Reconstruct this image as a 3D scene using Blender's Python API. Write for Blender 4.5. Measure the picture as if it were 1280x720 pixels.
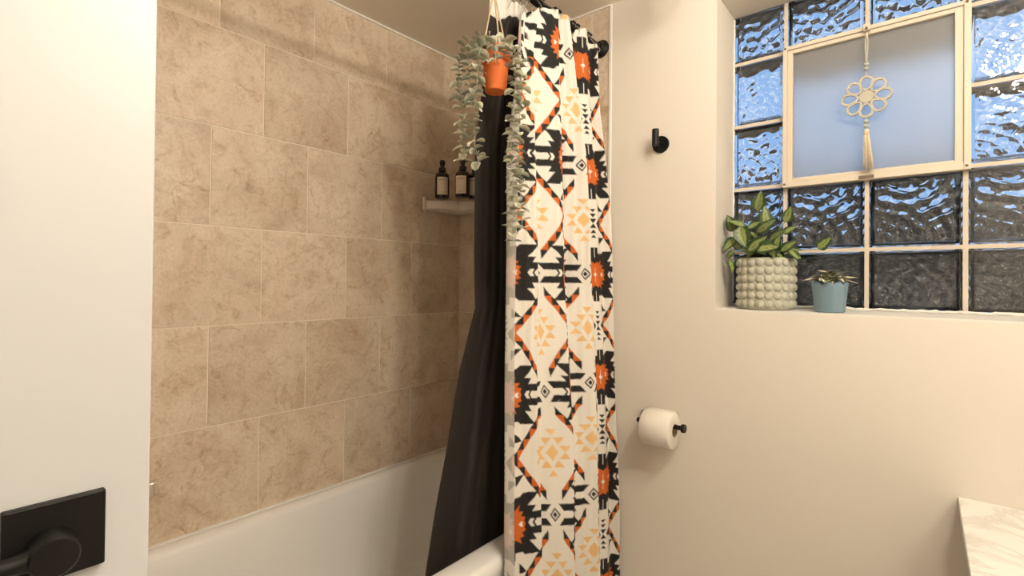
import bpy, math, random
import numpy as np
from mathutils import Vector, Matrix

for o in list(bpy.data.objects):
    bpy.data.objects.remove(o)
scene = bpy.context.scene
COL = scene.collection
R = math.radians

# ------------------------------------------------------------------ camera
H = 1.24                                   # camera height above the floor
FPX, YAW, PITCH, ROLL, CY = 617.37, 39.869, 0.4927, 0.572, -13.52


def cam_axes():
    y, p, r = R(YAW), R(PITCH), R(ROLL)
    F = Vector((-math.sin(y), math.cos(y), 0)); Rt = Vector((math.cos(y), math.sin(y), 0)); U = Vector((0, 0, 1))
    F2 = F * math.cos(p) + U * math.sin(p); U2 = U * math.cos(p) - F * math.sin(p)
    return Rt * math.cos(r) + U2 * math.sin(r), U2 * math.cos(r) - Rt * math.sin(r), F2


CR, CU, CF = cam_axes()
cam_data = bpy.data.cameras.new('camera')
cam = bpy.data.objects.new('camera', cam_data)
COL.objects.link(cam)
cam_data.sensor_width = 36
cam_data.lens = FPX * 36 / 1280
cam_data.shift_y = CY / 1280
cam_data.clip_start = 0.02
cam.matrix_world = Matrix(((CR.x, CU.x, -CF.x, 0), (CR.y, CU.y, -CF.y, 0), (CR.z, CU.z, -CF.z, H), (0, 0, 0, 1)))
scene.camera = cam


def ray(x, y):
    return CF + CR * ((x - 640) / FPX) - CU * ((y - 360 - CY) / FPX)


def at_y(x, y, Y):                          # photo pixel -> point on the plane Y = const
    d = ray(x, y); return Vector((0, 0, H)) + d * (Y / d.y)


def at_x(x, y, X):
    d = ray(x, y); return Vector((0, 0, H)) + d * (X / d.x)


def az(px):                                 # plan direction of a pixel column
    return math.atan((px - 640) / FPX) - R(YAW)


# ------------------------------------------------------------------ world, light, exposure
world = bpy.data.worlds.new('world'); scene.world = world
world.use_nodes = True
wn = world.node_tree.nodes; wl = world.node_tree.links
wn.clear()
w_out = wn.new('ShaderNodeOutputWorld'); w_bg = wn.new('ShaderNodeBackground')
w_tc = wn.new('ShaderNodeTexCoord'); w_nz = wn.new('ShaderNodeTexNoise'); w_rp = wn.new('ShaderNodeValToRGB')
w_nz.inputs['Scale'].default_value = 3.2; w_nz.inputs['Detail'].default_value = 5
w_rp.color_ramp.elements[0].position = 0.50; w_rp.color_ramp.elements[0].color = (0.24, 0.47, 0.86, 1)
w_rp.color_ramp.elements[1].position = 0.72; w_rp.color_ramp.elements[1].color = (0.85, 0.92, 1.0, 1)
wl.new(w_tc.outputs['Generated'], w_nz.inputs['Vector']); wl.new(w_nz.outputs['Fac'], w_rp.inputs[0]); wl.new(w_rp.outputs[0], w_bg.inputs['Color'])
w_bg.inputs['Strength'].default_value = 0.98
wl.new(w_bg.outputs[0], w_out.inputs[0])
LAMP_STRENGTH = 395.0
LAMP_STRENGTH_SMALL = 36.0
FILL_STRENGTH = 118.0  # fill on the right wall, added to lighten the ceiling
LAMP_COLOR = (1.0, 0.925, 0.80)
scene.view_settings.view_transform = 'Standard'
scene.view_settings.look = 'None'
scene.view_settings.exposure = 0.12
scene.view_settings.gamma = 1.0
scene.view_settings.use_curve_mapping = False

# ------------------------------------------------------------------ dimensions (metres)
XL = -1.661          # face of the tiled left wall
YB = 1.605           # face of the back wall
CEIL = 2.256
XR = 0.78            # right wall
YF = -0.64           # wall with the doorway behind the camera
TILE_EDGE = -0.883   # where wall tile stops on the back wall
RIM = 0.486          # tub rim height
ROWS = [RIM, 0.791, 1.096, 1.401, 1.706, 2.011, CEIL]
GY = 1.79            # room side of the glass blocks
GM = 0.21565         # glass block module
GC0, GR1 = -0.347, H + 0.752
OPX0, OPX1 = -0.506, 0.515
OPZ0, OPZ1 = H - 0.073, H + 0.915


# ------------------------------------------------------------------ material helpers
def mat(name, color=(0.8, 0.8, 0.8), rough=0.5, metal=0.0, spec=0.5):
    m = bpy.data.materials.new(name); m.use_nodes = True
    b = m.node_tree.nodes['Principled BSDF']
    b.inputs['Base Color'].default_value = (*color, 1)
    b.inputs['Roughness'].default_value = rough
    b.inputs['Metallic'].default_value = metal
    b.inputs['Specular IOR Level'].default_value = spec
    return m


def NT(m):
    return m.node_tree.nodes, m.node_tree.links, m.node_tree.nodes['Principled BSDF']


def node(N, t, **kw):
    n = N.new(t)
    for k, v in kw.items():
        if hasattr(n, k) and not (k in n.inputs):
            setattr(n, k, v)
        else:
            n.inputs[k].default_value = v
    return n


def ramp(N, stops):
    r = N.new('ShaderNodeValToRGB'); e = r.color_ramp.elements
    while len(e) < len(stops): e.new(0.5)
    for el, (p, c) in zip(e, stops):
        el.position = p; el.color = (*c, 1)
    return r


def add_bump(m, scale, strength, dist=0.002, detail=4, coord='Object'):
    N, L, b = NT(m)
    tc = N.new('ShaderNodeTexCoord'); nz = node(N, 'ShaderNodeTexNoise', Scale=scale, Detail=detail)
    bp = node(N, 'ShaderNodeBump', Strength=strength, Distance=dist)
    L.new(tc.outputs[coord], nz.inputs['Vector']); L.new(nz.outputs['Fac'], bp.inputs['Height'])
    L.new(bp.outputs['Normal'], b.inputs['Normal'])
    return nz


M = {}
M['paint'] = mat('wall_paint', (0.80, 0.735, 0.645), 0.55); add_bump(M['paint'], 140, 0.12, 0.001)
M['ceil_paint'] = mat('ceiling_paint', (0.90, 0.82, 0.715), 0.7); add_bump(M['ceil_paint'], 90, 0.1, 0.001)
M['door_paint'] = mat('door_paint', (0.60, 0.605, 0.61), 0.35); add_bump(M['door_paint'], 45, 0.08, 0.001)
M['caulk'] = mat('white_caulk', (0.86, 0.82, 0.76), 0.5)
M['grout'] = mat('grout', (0.86, 0.76, 0.63), 0.85)
M['floor'] = mat('floor_tile', (0.5, 0.47, 0.43), 0.5)
M['black'] = mat('matte_black_metal', (0.005, 0.0045, 0.004), 0.45, 0.0, 0.28)
M['chrome'] = mat('chrome', (0.75, 0.73, 0.7), 0.15, 1.0)
M['wire'] = mat('silver_wire', (0.72, 0.70, 0.66), 0.25, 1.0)
M['tub'] = mat('tub_enamel', (0.90, 0.88, 0.845), 0.2)
M['shelf'] = mat('ceramic_shelf', (0.80, 0.72, 0.62), 0.3)
M['mortar'] = mat('window_mortar', (0.68, 0.58, 0.46), 0.8); add_bump(M['mortar'], 260, 0.5, 0.002)
M['plaster'] = mat('sill_plaster', (0.82, 0.78, 0.72), 0.6); add_bump(M['plaster'], 60, 0.1, 0.002)
M['rope'] = mat('jute_rope', (0.62, 0.47, 0.28), 0.9)
M['cotton'] = mat('cotton_cord', (0.70, 0.60, 0.44), 0.9)
M['wood_white'] = mat('whitewashed_wood', (0.47, 0.43, 0.34), 0.75)
M['bead_grey'] = mat('grey_green_bead', (0.42, 0.44, 0.38), 0.6)
M['soil'] = mat('soil', (0.018, 0.013, 0.009), 0.95)
M['paper'] = mat('tissue_paper', (0.86, 0.80, 0.71), 0.9); add_bump(M['paper'], 350, 0.6, 0.002)
M['card'] = mat('cardboard', (0.38, 0.27, 0.17), 0.9)
M['terracotta'] = mat('orange_terracotta', (0.62, 0.135, 0.022), 0.7)
M['bubble'] = mat('grey_green_ceramic', (0.47, 0.46, 0.37), 0.75); add_bump(M['bubble'], 90, 0.12, 0.002)
M['bluepot'] = mat('blue_glazed_ceramic', (0.19, 0.29, 0.36), 0.2); add_bump(M['bluepot'], 40, 0.05, 0.002)
M['bottle'] = mat('dark_amber_glass', (0.012, 0.005, 0.004), 0.12)
M['pump'] = mat('black_plastic', (0.006, 0.006, 0.007), 0.35)
M['label'] = mat('cream_paper_label', (0.72, 0.62, 0.50), 0.8)
M['ink'] = mat('grey_print', (0.25, 0.20, 0.15), 0.8)
M['stem'] = mat('plant_stem', (0.20, 0.22, 0.10), 0.7)
M['estem'] = mat('grey_green_stem', (0.42, 0.42, 0.31), 0.7)
M['soffit'] = mat('eave_boards', (0.19, 0.145, 0.105), 0.8); add_bump(M['soffit'], 6, 0.3, 0.01)
def bank_mix():
    N, L, b = NT(M['well'])
    tc = N.new('ShaderNodeTexCoord'); nz = node(N, 'ShaderNodeTexNoise', Scale=7, Detail=6)
    r = ramp(N, [(0.42, (0.012, 0.009, 0.007)), (0.55, (0.045, 0.036, 0.029)), (0.68, (0.22, 0.18, 0.14))])
    L.new(tc.outputs['Object'], nz.inputs['Vector']); L.new(nz.outputs['Fac'], r.inputs[0]); L.new(r.outputs[0], b.inputs['Base Color'])
M['well'] = mat('dark_earth_bank', (0.020, 0.014, 0.010), 1.0, 0, 0.1); add_bump(M['well'], 5, 1.0, 0.05)
bank_mix()
M['vent'] = mat('beige_vent_frame', (0.66, 0.575, 0.455), 0.5); add_bump(M['vent'], 120, 0.15, 0.001)
M['brass'] = mat('aged_metal', (0.17, 0.125, 0.085), 0.5, 0.5)
M['liner_head'] = mat('white_reinforced_header', (0.74, 0.70, 0.63), 0.6)
M['vanity'] = mat('vanity_paint', (0.55, 0.53, 0.50), 0.5)


def terracotta_mix():
    N, L, b = NT(M['terracotta'])
    tc = N.new('ShaderNodeTexCoord'); nz = node(N, 'ShaderNodeTexNoise', Scale=18, Detail=5)
    r = ramp(N, [(0.3, (0.54, 0.10, 0.014)), (0.7, (0.70, 0.17, 0.03))])
    L.new(tc.outputs['Object'], nz.inputs['Vector']); L.new(nz.outputs['Fac'], r.inputs[0]); L.new(r.outputs[0], b.inputs['Base Color'])
terracotta_mix()


def stone_tile_material():
    m = mat('travertine_tile', rough=0.42); N, L, b = NT(m)
    tc = N.new('ShaderNodeTexCoord'); oi = N.new('ShaderNodeObjectInfo')
    sc = node(N, 'ShaderNodeVectorMath', operation='SCALE'); sc.inputs[0].default_value = (37, 91, 53)
    L.new(oi.outputs['Random'], sc.inputs['Scale'])
    ad = node(N, 'ShaderNodeVectorMath', operation='ADD')
    L.new(tc.outputs['Object'], ad.inputs[0]); L.new(sc.outputs[0], ad.inputs[1])
    n1 = node(N, 'ShaderNodeTexNoise', Scale=5.5, Detail=8, Roughness=0.66, Distortion=0.5)
    n2 = node(N, 'ShaderNodeTexNoise', Scale=120.0, Detail=6, Roughness=0.7)
    n3 = node(N, 'ShaderNodeTexNoise', Scale=17.0, Detail=9, Roughness=0.78, Distortion=1.0)
    for n in (n1, n2, n3): L.new(ad.outputs[0], n.inputs['Vector'])
    r1 = ramp(N, [(0.32, (0.57, 0.435, 0.31)), (0.47, (0.71, 0.575, 0.44)), (0.66, (0.79, 0.665, 0.53))])
    L.new(n1.outputs['Fac'], r1.inputs[0])
    r2 = ramp(N, [(0.32, (0.72, 0.70, 0.66)), (0.55, (1, 1, 1)), (0.8, (1.08, 1.08, 1.08))])
    L.new(n2.outputs['Fac'], r2.inputs[0])
    r3 = ramp(N, [(0.30, (0.55, 0.44, 0.33)), (0.40, (0.84, 0.78, 0.70)), (0.50, (1, 1, 1))])
    L.new(n3.outputs['Fac'], r3.inputs[0])
    m1 = node(N, 'ShaderNodeMix', data_type='RGBA', blend_type='MULTIPLY'); m1.inputs['Factor'].default_value = 0.6
    L.new(r1.outputs[0], m1.inputs[6]); L.new(r2.outputs[0], m1.inputs[7])
    m2 = node(N, 'ShaderNodeMix', data_type='RGBA', blend_type='MULTIPLY'); m2.inputs['Factor'].default_value = 0.95
    L.new(m1.outputs[2], m2.inputs[6]); L.new(r3.outputs[0], m2.inputs[7])
    hs = N.new('ShaderNodeHueSaturation')
    mr = node(N, 'ShaderNodeMapRange'); mr.inputs['To Min'].default_value = 0.94; mr.inputs['To Max'].default_value = 1.05
    L.new(oi.outputs['Random'], mr.inputs['Value']); L.new(mr.outputs[0], hs.inputs['Value'])
    L.new(m2.outputs[2], hs.inputs['Color']); L.new(hs.outputs[0], b.inputs['Base Color'])
    bp = node(N, 'ShaderNodeBump', Strength=0.18, Distance=0.002)
    L.new(n3.outputs['Fac'], bp.inputs['Height']); L.new(bp.outputs[0], b.inputs['Normal'])
    return m
M['tile'] = stone_tile_material()


def marble_material():
    m = mat('white_marble', rough=0.2); N, L, b = NT(m)
    tc = N.new('ShaderNodeTexCoord')
    n = node(N, 'ShaderNodeTexNoise', Scale=5, Detail=8, Roughness=0.6, Distortion=1.8)
    r = ramp(N, [(0.44, (0.84, 0.81, 0.76)), (0.495, (0.66, 0.63, 0.59)), (0.53, (0.85, 0.82, 0.77))])
    L.new(tc.outputs['Object'], n.inputs['Vector']); L.new(n.outputs['Fac'], r.inputs[0]); L.new(r.outputs[0], b.inputs['Base Color'])
    return m
M['marble'] = marble_material()


def glass_material():
    m = mat('glass', (0.95, 0.98, 1.0), 0.0); N, L, b = NT(m)
    b.inputs['Transmission Weight'].default_value = 1.0
    b.inputs['IOR'].default_value = 1.5
    return m
M['glass'] = glass_material()


def frosted_material():
    m = mat('frosted_sheet', (0.86, 0.84, 0.81), 0.42); N, L, b = NT(m)
    b.inputs['Transmission Weight'].default_value = 0.86
    b.inputs['IOR'].default_value = 1.4
    tc = N.new('ShaderNodeTexCoord'); mp = N.new('ShaderNodeMapping'); mp.inputs['Scale'].default_value = (1, 1, 9)
    n = node(N, 'ShaderNodeTexNoise', Scale=60, Detail=3)
    bp = node(N, 'ShaderNodeBump', Strength=0.12, Distance=0.001)
    L.new(tc.outputs['Object'], mp.inputs[0]); L.new(mp.outputs[0], n.inputs['Vector']); L.new(n.outputs['Fac'], bp.inputs['Height'])
    L.new(bp.outputs[0], b.inputs['Normal'])
    return m
M['frosted'] = frosted_material()


def fabric_material(name, desat):
    m = mat(name, rough=0.8, spec=0.25); N, L, b = NT(m)
    at = node(N, 'ShaderNodeAttribute', attribute_name='print')
    src = at.outputs['Color']
    if desat:
        mx = node(N, 'ShaderNodeMix', data_type='RGBA'); mx.inputs['Factor'].default_value = 0.60
        mx.inputs[7].default_value = (0.70, 0.61, 0.49, 1)
        L.new(src, mx.inputs[6])
        hs = N.new('ShaderNodeHueSaturation'); hs.inputs['Saturation'].default_value = 0.55
        L.new(mx.outputs[2], hs.inputs['Color']); src = hs.outputs[0]
    L.new(src, b.inputs['Base Color'])
    tc = N.new('ShaderNodeTexCoord')
    nz = node(N, 'ShaderNodeTexNoise', Scale=14, Detail=3)
    mp = N.new('ShaderNodeMapping'); mp.inputs['Scale'].default_value = (0.5, 0.5, 5)
    bp = node(N, 'ShaderNodeBump', Strength=0.25, Distance=0.004)
    L.new(tc.outputs['Object'], mp.inputs[0]); L.new(mp.outputs[0], nz.inputs['Vector']); L.new(nz.outputs['Fac'], bp.inputs['Height'])
    L.new(bp.outputs[0], b.inputs['Normal'])
    return m
M['fabric'] = fabric_material('printed_fabric', False)
M['fabric_back'] = fabric_material('printed_fabric_reverse', True)


def liner_material():
    m = mat('black_liner', (0.026, 0.021, 0.018), 0.72, 0, 0.3); N, L, b = NT(m)
    tc = N.new('ShaderNodeTexCoord')
    n = node(N, 'ShaderNodeTexNoise', Scale=9, Detail=5, Distortion=0.8)
    bp = node(N, 'ShaderNodeBump', Strength=0.35, Distance=0.008)
    L.new(tc.outputs['Object'], n.inputs['Vector']); L.new(n.outputs['Fac'], bp.inputs['Height']); L.new(bp.outputs[0], b.inputs['Normal'])
    return m
M['liner'] = liner_material()


def leaf_material(name, edge, mid, dark, vein):
    """colour runs from rim to midrib in the leaf's own coordinates, with speckled veins"""
    m = mat(name, rough=0.45); N, L, b = NT(m)
    uv = node(N, 'ShaderNodeUVMap'); uv.uv_map = 'leaf'
    sp = N.new('ShaderNodeSeparateXYZ'); L.new(uv.outputs[0], sp.inputs[0])
    ab = node(N, 'ShaderNodeMath', operation='ABSOLUTE'); L.new(sp.outputs['Y'], ab.inputs[0])
    oi = N.new('ShaderNodeObjectInfo')
    nz = node(N, 'ShaderNodeTexNoise', Scale=vein, Detail=4, noise_dimensions='4D')
    L.new(uv.outputs[0], nz.inputs['Vector']); L.new(oi.outputs['Random'], nz.inputs['W'])
    mu = node(N, 'ShaderNodeMath', operation='MULTIPLY_ADD'); mu.inputs[1].default_value = 1.0; mu.inputs[2].default_value = -0.47
    L.new(nz.outputs['Fac'], mu.inputs[0])
    ad = node(N, 'ShaderNodeMath', operation='ADD'); L.new(ab.outputs[0], ad.inputs[0]); L.new(mu.outputs[0], ad.inputs[1])
    r = ramp(N, [(0.02, dark), (0.10, mid), (0.40, mid), (0.62, edge)])
    L.new(ad.outputs[0], r.inputs[0])
    hs = N.new('ShaderNodeHueSaturation')
    mr = node(N, 'ShaderNodeMapRange'); mr.inputs['To Min'].default_value = 0.55; mr.inputs['To Max'].default_value = 1.2
    L.new(oi.outputs['Random'], mr.inputs['Value']); L.new(mr.outputs[0], hs.inputs['Value'])
    L.new(r.outputs[0], hs.inputs['Color']); L.new(hs.outputs[0], b.inputs['Base Color'])
    return m
M['leaf'] = leaf_material('variegated_leaf', (0.025, 0.062, 0.012), (0.23, 0.27, 0.085), (0.03, 0.07, 0.015), 9)
M['leaf_pale'] = leaf_material('cream_edged_leaf', (0.78, 0.72, 0.54), (0.16, 0.20, 0.07), (0.05, 0.09, 0.03), 4)
M['euca'] = leaf_material('eucalyptus_leaf', (0.70, 0.69, 0.55), (0.44, 0.47, 0.33), (0.62, 0.61, 0.47), 3)


def emit(name, color, strength):
    m = bpy.data.materials.new(name); m.use_nodes = True
    N = m.node_tree.nodes; N.clear()
    o = N.new('ShaderNodeOutputMaterial'); e = N.new('ShaderNodeEmission')
    e.inputs[0].default_value = (*color, 1); e.inputs[1].default_value = strength
    m.node_tree.links.new(e.outputs[0], o.inputs[0])
    return m
M['bulb'] = emit('lit_bulb', LAMP_COLOR, LAMP_STRENGTH)
M['bulb_small'] = emit('lit_small_bulb', LAMP_COLOR, LAMP_STRENGTH_SMALL)
M['bulb_fill'] = emit('lit_fill_globe', LAMP_COLOR, FILL_STRENGTH)


# ------------------------------------------------------------------ mesh helpers
class MB:
    def __init__(s): s.v = []; s.f = []

    def add(s, vs, fs):
        o = len(s.v); s.v += [tuple(v) for v in vs]; s.f += [tuple(i + o for i in f) for f in fs]; return s

    def box(s, x0, x1, y0, y1, z0, z1):
        vs = [(x, y, z) for z in (z0, z1) for y in (y0, y1) for x in (x0, x1)]
        return s.add(vs, [(0, 2, 3, 1), (4, 5, 7, 6), (0, 1, 5, 4), (2, 6, 7, 3), (0, 4, 6, 2), (1, 3, 7, 5)])

    def tube(s, pts, r, n=8, caps=True):
        pts = [Vector(p) for p in pts]; rs = r if isinstance(r, (list, tuple)) else [r] * len(pts)
        o = len(s.v); ref = None
        for i, p in enumerate(pts):
            d = (pts[min(i + 1, len(pts) - 1)] - pts[max(i - 1, 0)]).normalized()
            if ref is None:
                ref = Vector((0, 0, 1)) if abs(d.z) < 0.9 else Vector((1, 0, 0))
            a = (ref - d * ref.dot(d)).normalized(); ref = a; b = d.cross(a)
            for k in range(n):
                t = 2 * math.pi * k / n
                s.v.append(tuple(p + (a * math.cos(t) + b * math.sin(t)) * rs[i]))
        for i in range(len(pts) - 1):
            for k in range(n):
                k2 = (k + 1) % n
                s.f.append((o + i * n + k, o + i * n + k2, o + (i + 1) * n + k2, o + (i + 1) * n + k))
        if caps:
            s.f.append(tuple(o + k for k in reversed(range(n)))); e = o + (len(pts) - 1) * n
            s.f.append(tuple(e + k for k in range(n)))
        return s

    def lathe(s, prof, n=32, c=(0, 0, 0), axis='z', wob=None):
        o = len(s.v)
        for i, (r, h) in enumerate(prof):
            for k in range(n):
                t = 2 * math.pi * k / n
                rr, hh = (r, h) if wob is None else wob(i, t, r, h)
                p = (rr * math.cos(t), rr * math.sin(t), hh)
                if axis == 'y': p = (p[0], -p[2], p[1])
                if axis == 'x': p = (p[2], p[0], p[1])
                s.v.append((p[0] + c[0], p[1] + c[1], p[2] + c[2]))
        for i in range(len(prof) - 1):
            for k in range(n):
                k2 = (k + 1) % n
                s.f.append((o + i * n + k, o + i * n + k2, o + (i + 1) * n + k2, o + (i + 1) * n + k))
        s.f.append(tuple(o + k for k in reversed(range(n)))); e = o + (len(prof) - 1) * n
        s.f.append(tuple(e + k for k in range(n)))
        return s

    def grid(s, P):                       # P[i][j] points
        o = len(s.v); m = len(P[0])
        for row in P: s.v += [tuple(p) for p in row]
        for i in range(len(P) - 1):
            for j in range(m - 1):
                s.f.append((o + i * m + j, o + i * m + j + 1, o + (i + 1) * m + j + 1, o + (i + 1) * m + j))
        return s

    def mesh(s, name, smooth=False):
        me = bpy.data.meshes.new(name); me.from_pydata(s.v, [], s.f); me.update()
        if smooth:
            me.shade_smooth()
        return me

    def obj(s, name, m, parent=None, smooth=False, bevel=0, loc=None, auto=None):
        me = s.mesh(name, smooth)
        if auto: me.set_sharp_from_angle(angle=R(auto))
        return link(name, me, m, parent, bevel, loc)


def link(name, me, m, parent=None, bevel=0, loc=None):
    o = bpy.data.objects.new(name, me); COL.objects.link(o)
    if m is not None and not me.materials: me.materials.append(m)
    if parent is not None: o.parent = parent
    if loc is not None: o.location = loc
    if bevel:
        b = o.modifiers.new('bevel', 'BEVEL'); b.width = bevel; b.segments = 2; b.limit_method = 'ANGLE'
    return o


def tag(o, label, cat, group=None):
    o['label'] = label; o['category'] = cat
    if group: o['group'] = group
    return o


def thing(name, label, cat, loc=(0, 0, 0), group=None):
    o = bpy.data.objects.new(name, None); COL.objects.link(o)
    o.empty_display_size = 0.05; o.location = loc
    return tag(o, label, cat, group)


def struct(o, label, cat='wall'):
    o['kind'] = 'structure'; return tag(o, label, cat)


# ------------------------------------------------------------------ room shell
T = 0.10
struct(MB().box(XL - T, XR + T, YF - T, YB + 0.3, -T, 0).obj('floor', M['floor']), 'grey bathroom floor', 'floor')
ceil = struct(MB().box(XL - T, XR + T, YF - T, YB + 0.35, CEIL, CEIL + T).obj('ceiling', M['ceil_paint']), 'plain cream painted ceiling above tub', 'ceiling')
TT = 0.002                                  # tile thickness
wall_left = struct(MB().box(XL - TT - T, XL - TT, -0.2, YB + 0.3, 0, CEIL).obj('wall_left', M['grout']),
                   'wall of beige stone tiles in running bond above the tub', 'tiled wall')
struct(MB().box(XR, XR + T, YF, YB + 0.3, 0, CEIL).obj('wall_right', M['paint']), 'cream painted wall at the vanity side', 'wall')
fw = MB()
fw.box(XL - TT, -0.60, YF - T, YF, 0, CEIL).box(0.19, XR, YF - T, YF, 0, CEIL).box(-0.60, 0.19, YF - T, YF, 2.05, CEIL)
struct(fw.obj('wall_front', M['paint']), 'cream painted wall with the doorway', 'wall')
struct(MB().box(XL - TT, -0.66, -0.02, 0.085, 0, CEIL).obj('wall_alcove', M['paint']), 'short partition wall closing the tub alcove behind the door', 'wall')

hl_ = MB()
hl_.box(-1.0, 0.6, -2.1, -2.0, 0, CEIL).box(-1.1, -1.0, -2.1, YF - T, 0, CEIL).box(0.6, 0.7, -2.1, YF - T, 0, CEIL)
struct(hl_.obj('wall_hall', M['paint']), 'cream hallway walls beyond the doorway', 'wall')
struct(MB().box(-1.1, 0.7, -2.1, YF - T, -T, 0).obj('floor_hall', M['floor']), 'grey hallway floor beyond the doorway', 'floor')
struct(MB().box(-1.1, 0.7, -2.1, YF - T, CEIL, CEIL + T).obj('ceiling_hall', M['ceil_paint']), 'cream hallway ceiling beyond the doorway', 'ceiling')

# back wall: painted part with the window opening, thick enough for the deep reveal
YW = YB + 0.30
wb = MB()
wb.box(TILE_EDGE, OPX0, YB, YW, 0, CEIL)
wb.box(OPX0, OPX1, YB, YW, 0, OPZ0 - 0.012)
wb.box(OPX0, OPX1, YB, YW, OPZ1, CEIL)
wb.box(OPX1, XR, YB, YW, 0, CEIL)
wb.box(XL - TT - T, TILE_EDGE, YB + TT, YW, 0, CEIL)
wall_back = struct(wb.obj('wall_back', M['paint']), 'cream painted back wall around the glass block window', 'wall')

# trims: bead along ceiling, edge strip beside the tile, corner beads
struct(MB().box(XL, XL + 0.006, 0.085, YB, CEIL - 0.007, CEIL).obj('trim_1', M['caulk']), 'thin white bead between tiled wall and ceiling', 'trim')
struct(MB().box(XL, TILE_EDGE, YB - 0.006, YB, CEIL - 0.006, CEIL).obj('trim_2', M['caulk']), 'thin white bead between tiled end wall and ceiling', 'trim')
struct(MB().box(TILE_EDGE - 0.004, TILE_EDGE + 0.007, YB - 0.004, YB + 0.004, 0, CEIL).obj('trim_3', M['caulk'], bevel=0.002), 'white strip where wall tile meets painted wall', 'trim')

# ------------------------------------------------------------------ wall tiles, one object each
G = 0.0017
tile_cache = {}


def tile_piece(parent, axis, a0, a1, z0, z1):
    w, h = round(a1 - a0, 4), round(z1 - z0, 4)
    if w < 0.012: return
    key = (axis, w, h)
    if key not in tile_cache:
        hw, hh, c = w / 2 - G, h / 2 - G, 0.0008
        b = MB()
        ring = lambda dx, d: [(-hw + dx, d, -hh + dx), (hw - dx, d, -hh + dx), (hw - dx, d, hh - dx), (-hw + dx, d, hh - dx)]
        vs = ring(0, TT) + ring(0, c) + ring(c, 0)          # depth axis: y, face at y=0
        fs = [(8, 9, 10, 11)] + [(i, (i + 1) % 4, 4 + (i + 1) % 4, 4 + i) for i in range(4)] + [(4 + i, 4 + (i + 1) % 4, 8 + (i + 1) % 4, 8 + i) for i in range(4)]
        if axis == 'x':                                     # left wall: face towards +X, width along Y
            vs = [(-d, x, z) for x, d, z in vs]
        b.add(vs, fs)
        me = b.mesh('tile'); me.materials.append(M['tile'])
        tile_cache[key] = me
    loc = (XL, (a0 + a1) / 2, (z0 + z1) / 2) if axis == 'x' else ((a0 + a1) / 2, YB, (z0 + z1) / 2)
    o = bpy.data.objects.new('tile', tile_cache[key]); COL.objects.link(o)
    o.parent = parent; o.location = loc


TW = 0.307
for i in range(len(ROWS) - 1):
    ph = {0: 0.5, 1: 0, 2: 0.5, 3: 0, 4: 0.5, 5: 0.06}[i]
    y0 = 0.867 + ph * TW
    js = [0.085] + [y0 + k * TW for k in range(-4, 5) if 0.085 < y0 + k * TW < YB - 0.01] + [YB]
    for a, b_ in zip(js, js[1:]): tile_piece(wall_left, 'x', a, b_, ROWS[i], ROWS[i + 1])
    x0 = XL + 0.24 + (0.153 if i % 2 else 0)
    js = [XL] + [x0 + k * TW for k in range(-2, 5) if XL + 0.01 < x0 + k * TW < TILE_EDGE - 0.01] + [TILE_EDGE]
    for a, b_ in zip(js, js[1:]): tile_piece(wall_back, 'y', a, b_, ROWS[i], ROWS[i + 1])

# ------------------------------------------------------------------ bathtub
TX0, TX1, TY0, TY1 = XL + 0.002, -0.885, 0.09, YB - 0.002


def rrect(x0, x1, y0, y1, r, z, n=7):
    pts = []
    for cx, cy, a in ((x1 - r, y1 - r, 0), (x0 + r, y1 - r, 90), (x0 + r, y0 + r, 180), (x1 - r, y0 + r, 270)):
        for k in range(n + 1):
            t = R(a + 90 * k / n); pts.append((cx + r * math.cos(t), cy + r * math.sin(t), z))
    return pts


def tub():
    t = thing('bathtub', 'white enamel bathtub along the tiled wall', 'bathtub', (0, 0, 0))
    rings = []
    def inset(dl, dr, dy0, dy1, r, z): rings.append(rrect(TX0 + dl, TX1 - dr, TY0 + dy0, TY1 - dy1, r, z))
    inset(0.0, 0.008, 0, 0, 0.012, 0.0)
    inset(0.0, 0.008, 0, 0, 0.012, RIM - 0.05)
    inset(0.0, 0.000, 0, 0, 0.015, RIM - 0.035)
    inset(0.0, 0.000, 0, 0, 0.02, RIM - 0.014)
    inset(0.002, 0.006, 0.004, 0.004, 0.022, RIM - 0.004)
    inset(0.008, 0.016, 0.01, 0.01, 0.03, RIM)
    inset(0.036, 0.074, 0.07, 0.07, 0.12, RIM)
    inset(0.048, 0.086, 0.08, 0.08, 0.13, RIM - 0.005)
    inset(0.056, 0.094, 0.088, 0.088, 0.13, RIM - 0.018)
    inset(0.064, 0.102, 0.10, 0.11, 0.13, RIM - 0.08)
    inset(0.076, 0.112, 0.12, 0.16, 0.13, RIM - 0.22)
    inset(0.092, 0.13, 0.14, 0.21, 0.13, RIM - 0.34)
    inset(0.12, 0.165, 0.18, 0.26, 0.12, RIM - 0.385)
    inset(0.20, 0.24, 0.30, 0.38, 0.10, RIM - 0.395)
    b = MB(); n = len(rings[0])
    for rg in rings: b.v += rg
    for i in range(len(rings) - 1):
        for k in range(n):
            k2 = (k + 1) % n; b.f.append((i * n + k, i * n + k2, (i + 1) * n + k2, (i + 1) * n + k))
    b.f.append(tuple((len(rings) - 1) * n + k for k in range(n)))
    b.obj('tub_body', M['tub'], t, smooth=True, auto=50)
    c = MB().lathe([(0.0, 0), (0.035, 0), (0.035, 0.003), (0.026, 0.005), (0.0, 0.005)], 24, (-1.27, 0.42, RIM - 0.394))
    c.obj('drain', M['chrome'], t, smooth=True, auto=40)
    return t
tub()
struct(MB().box(XL, XL + 0.011, TY0, YB, RIM - 0.006, RIM + 0.004).obj('trim_4', M['caulk']), 'white bead where tile meets tub rim', 'trim')

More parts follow.
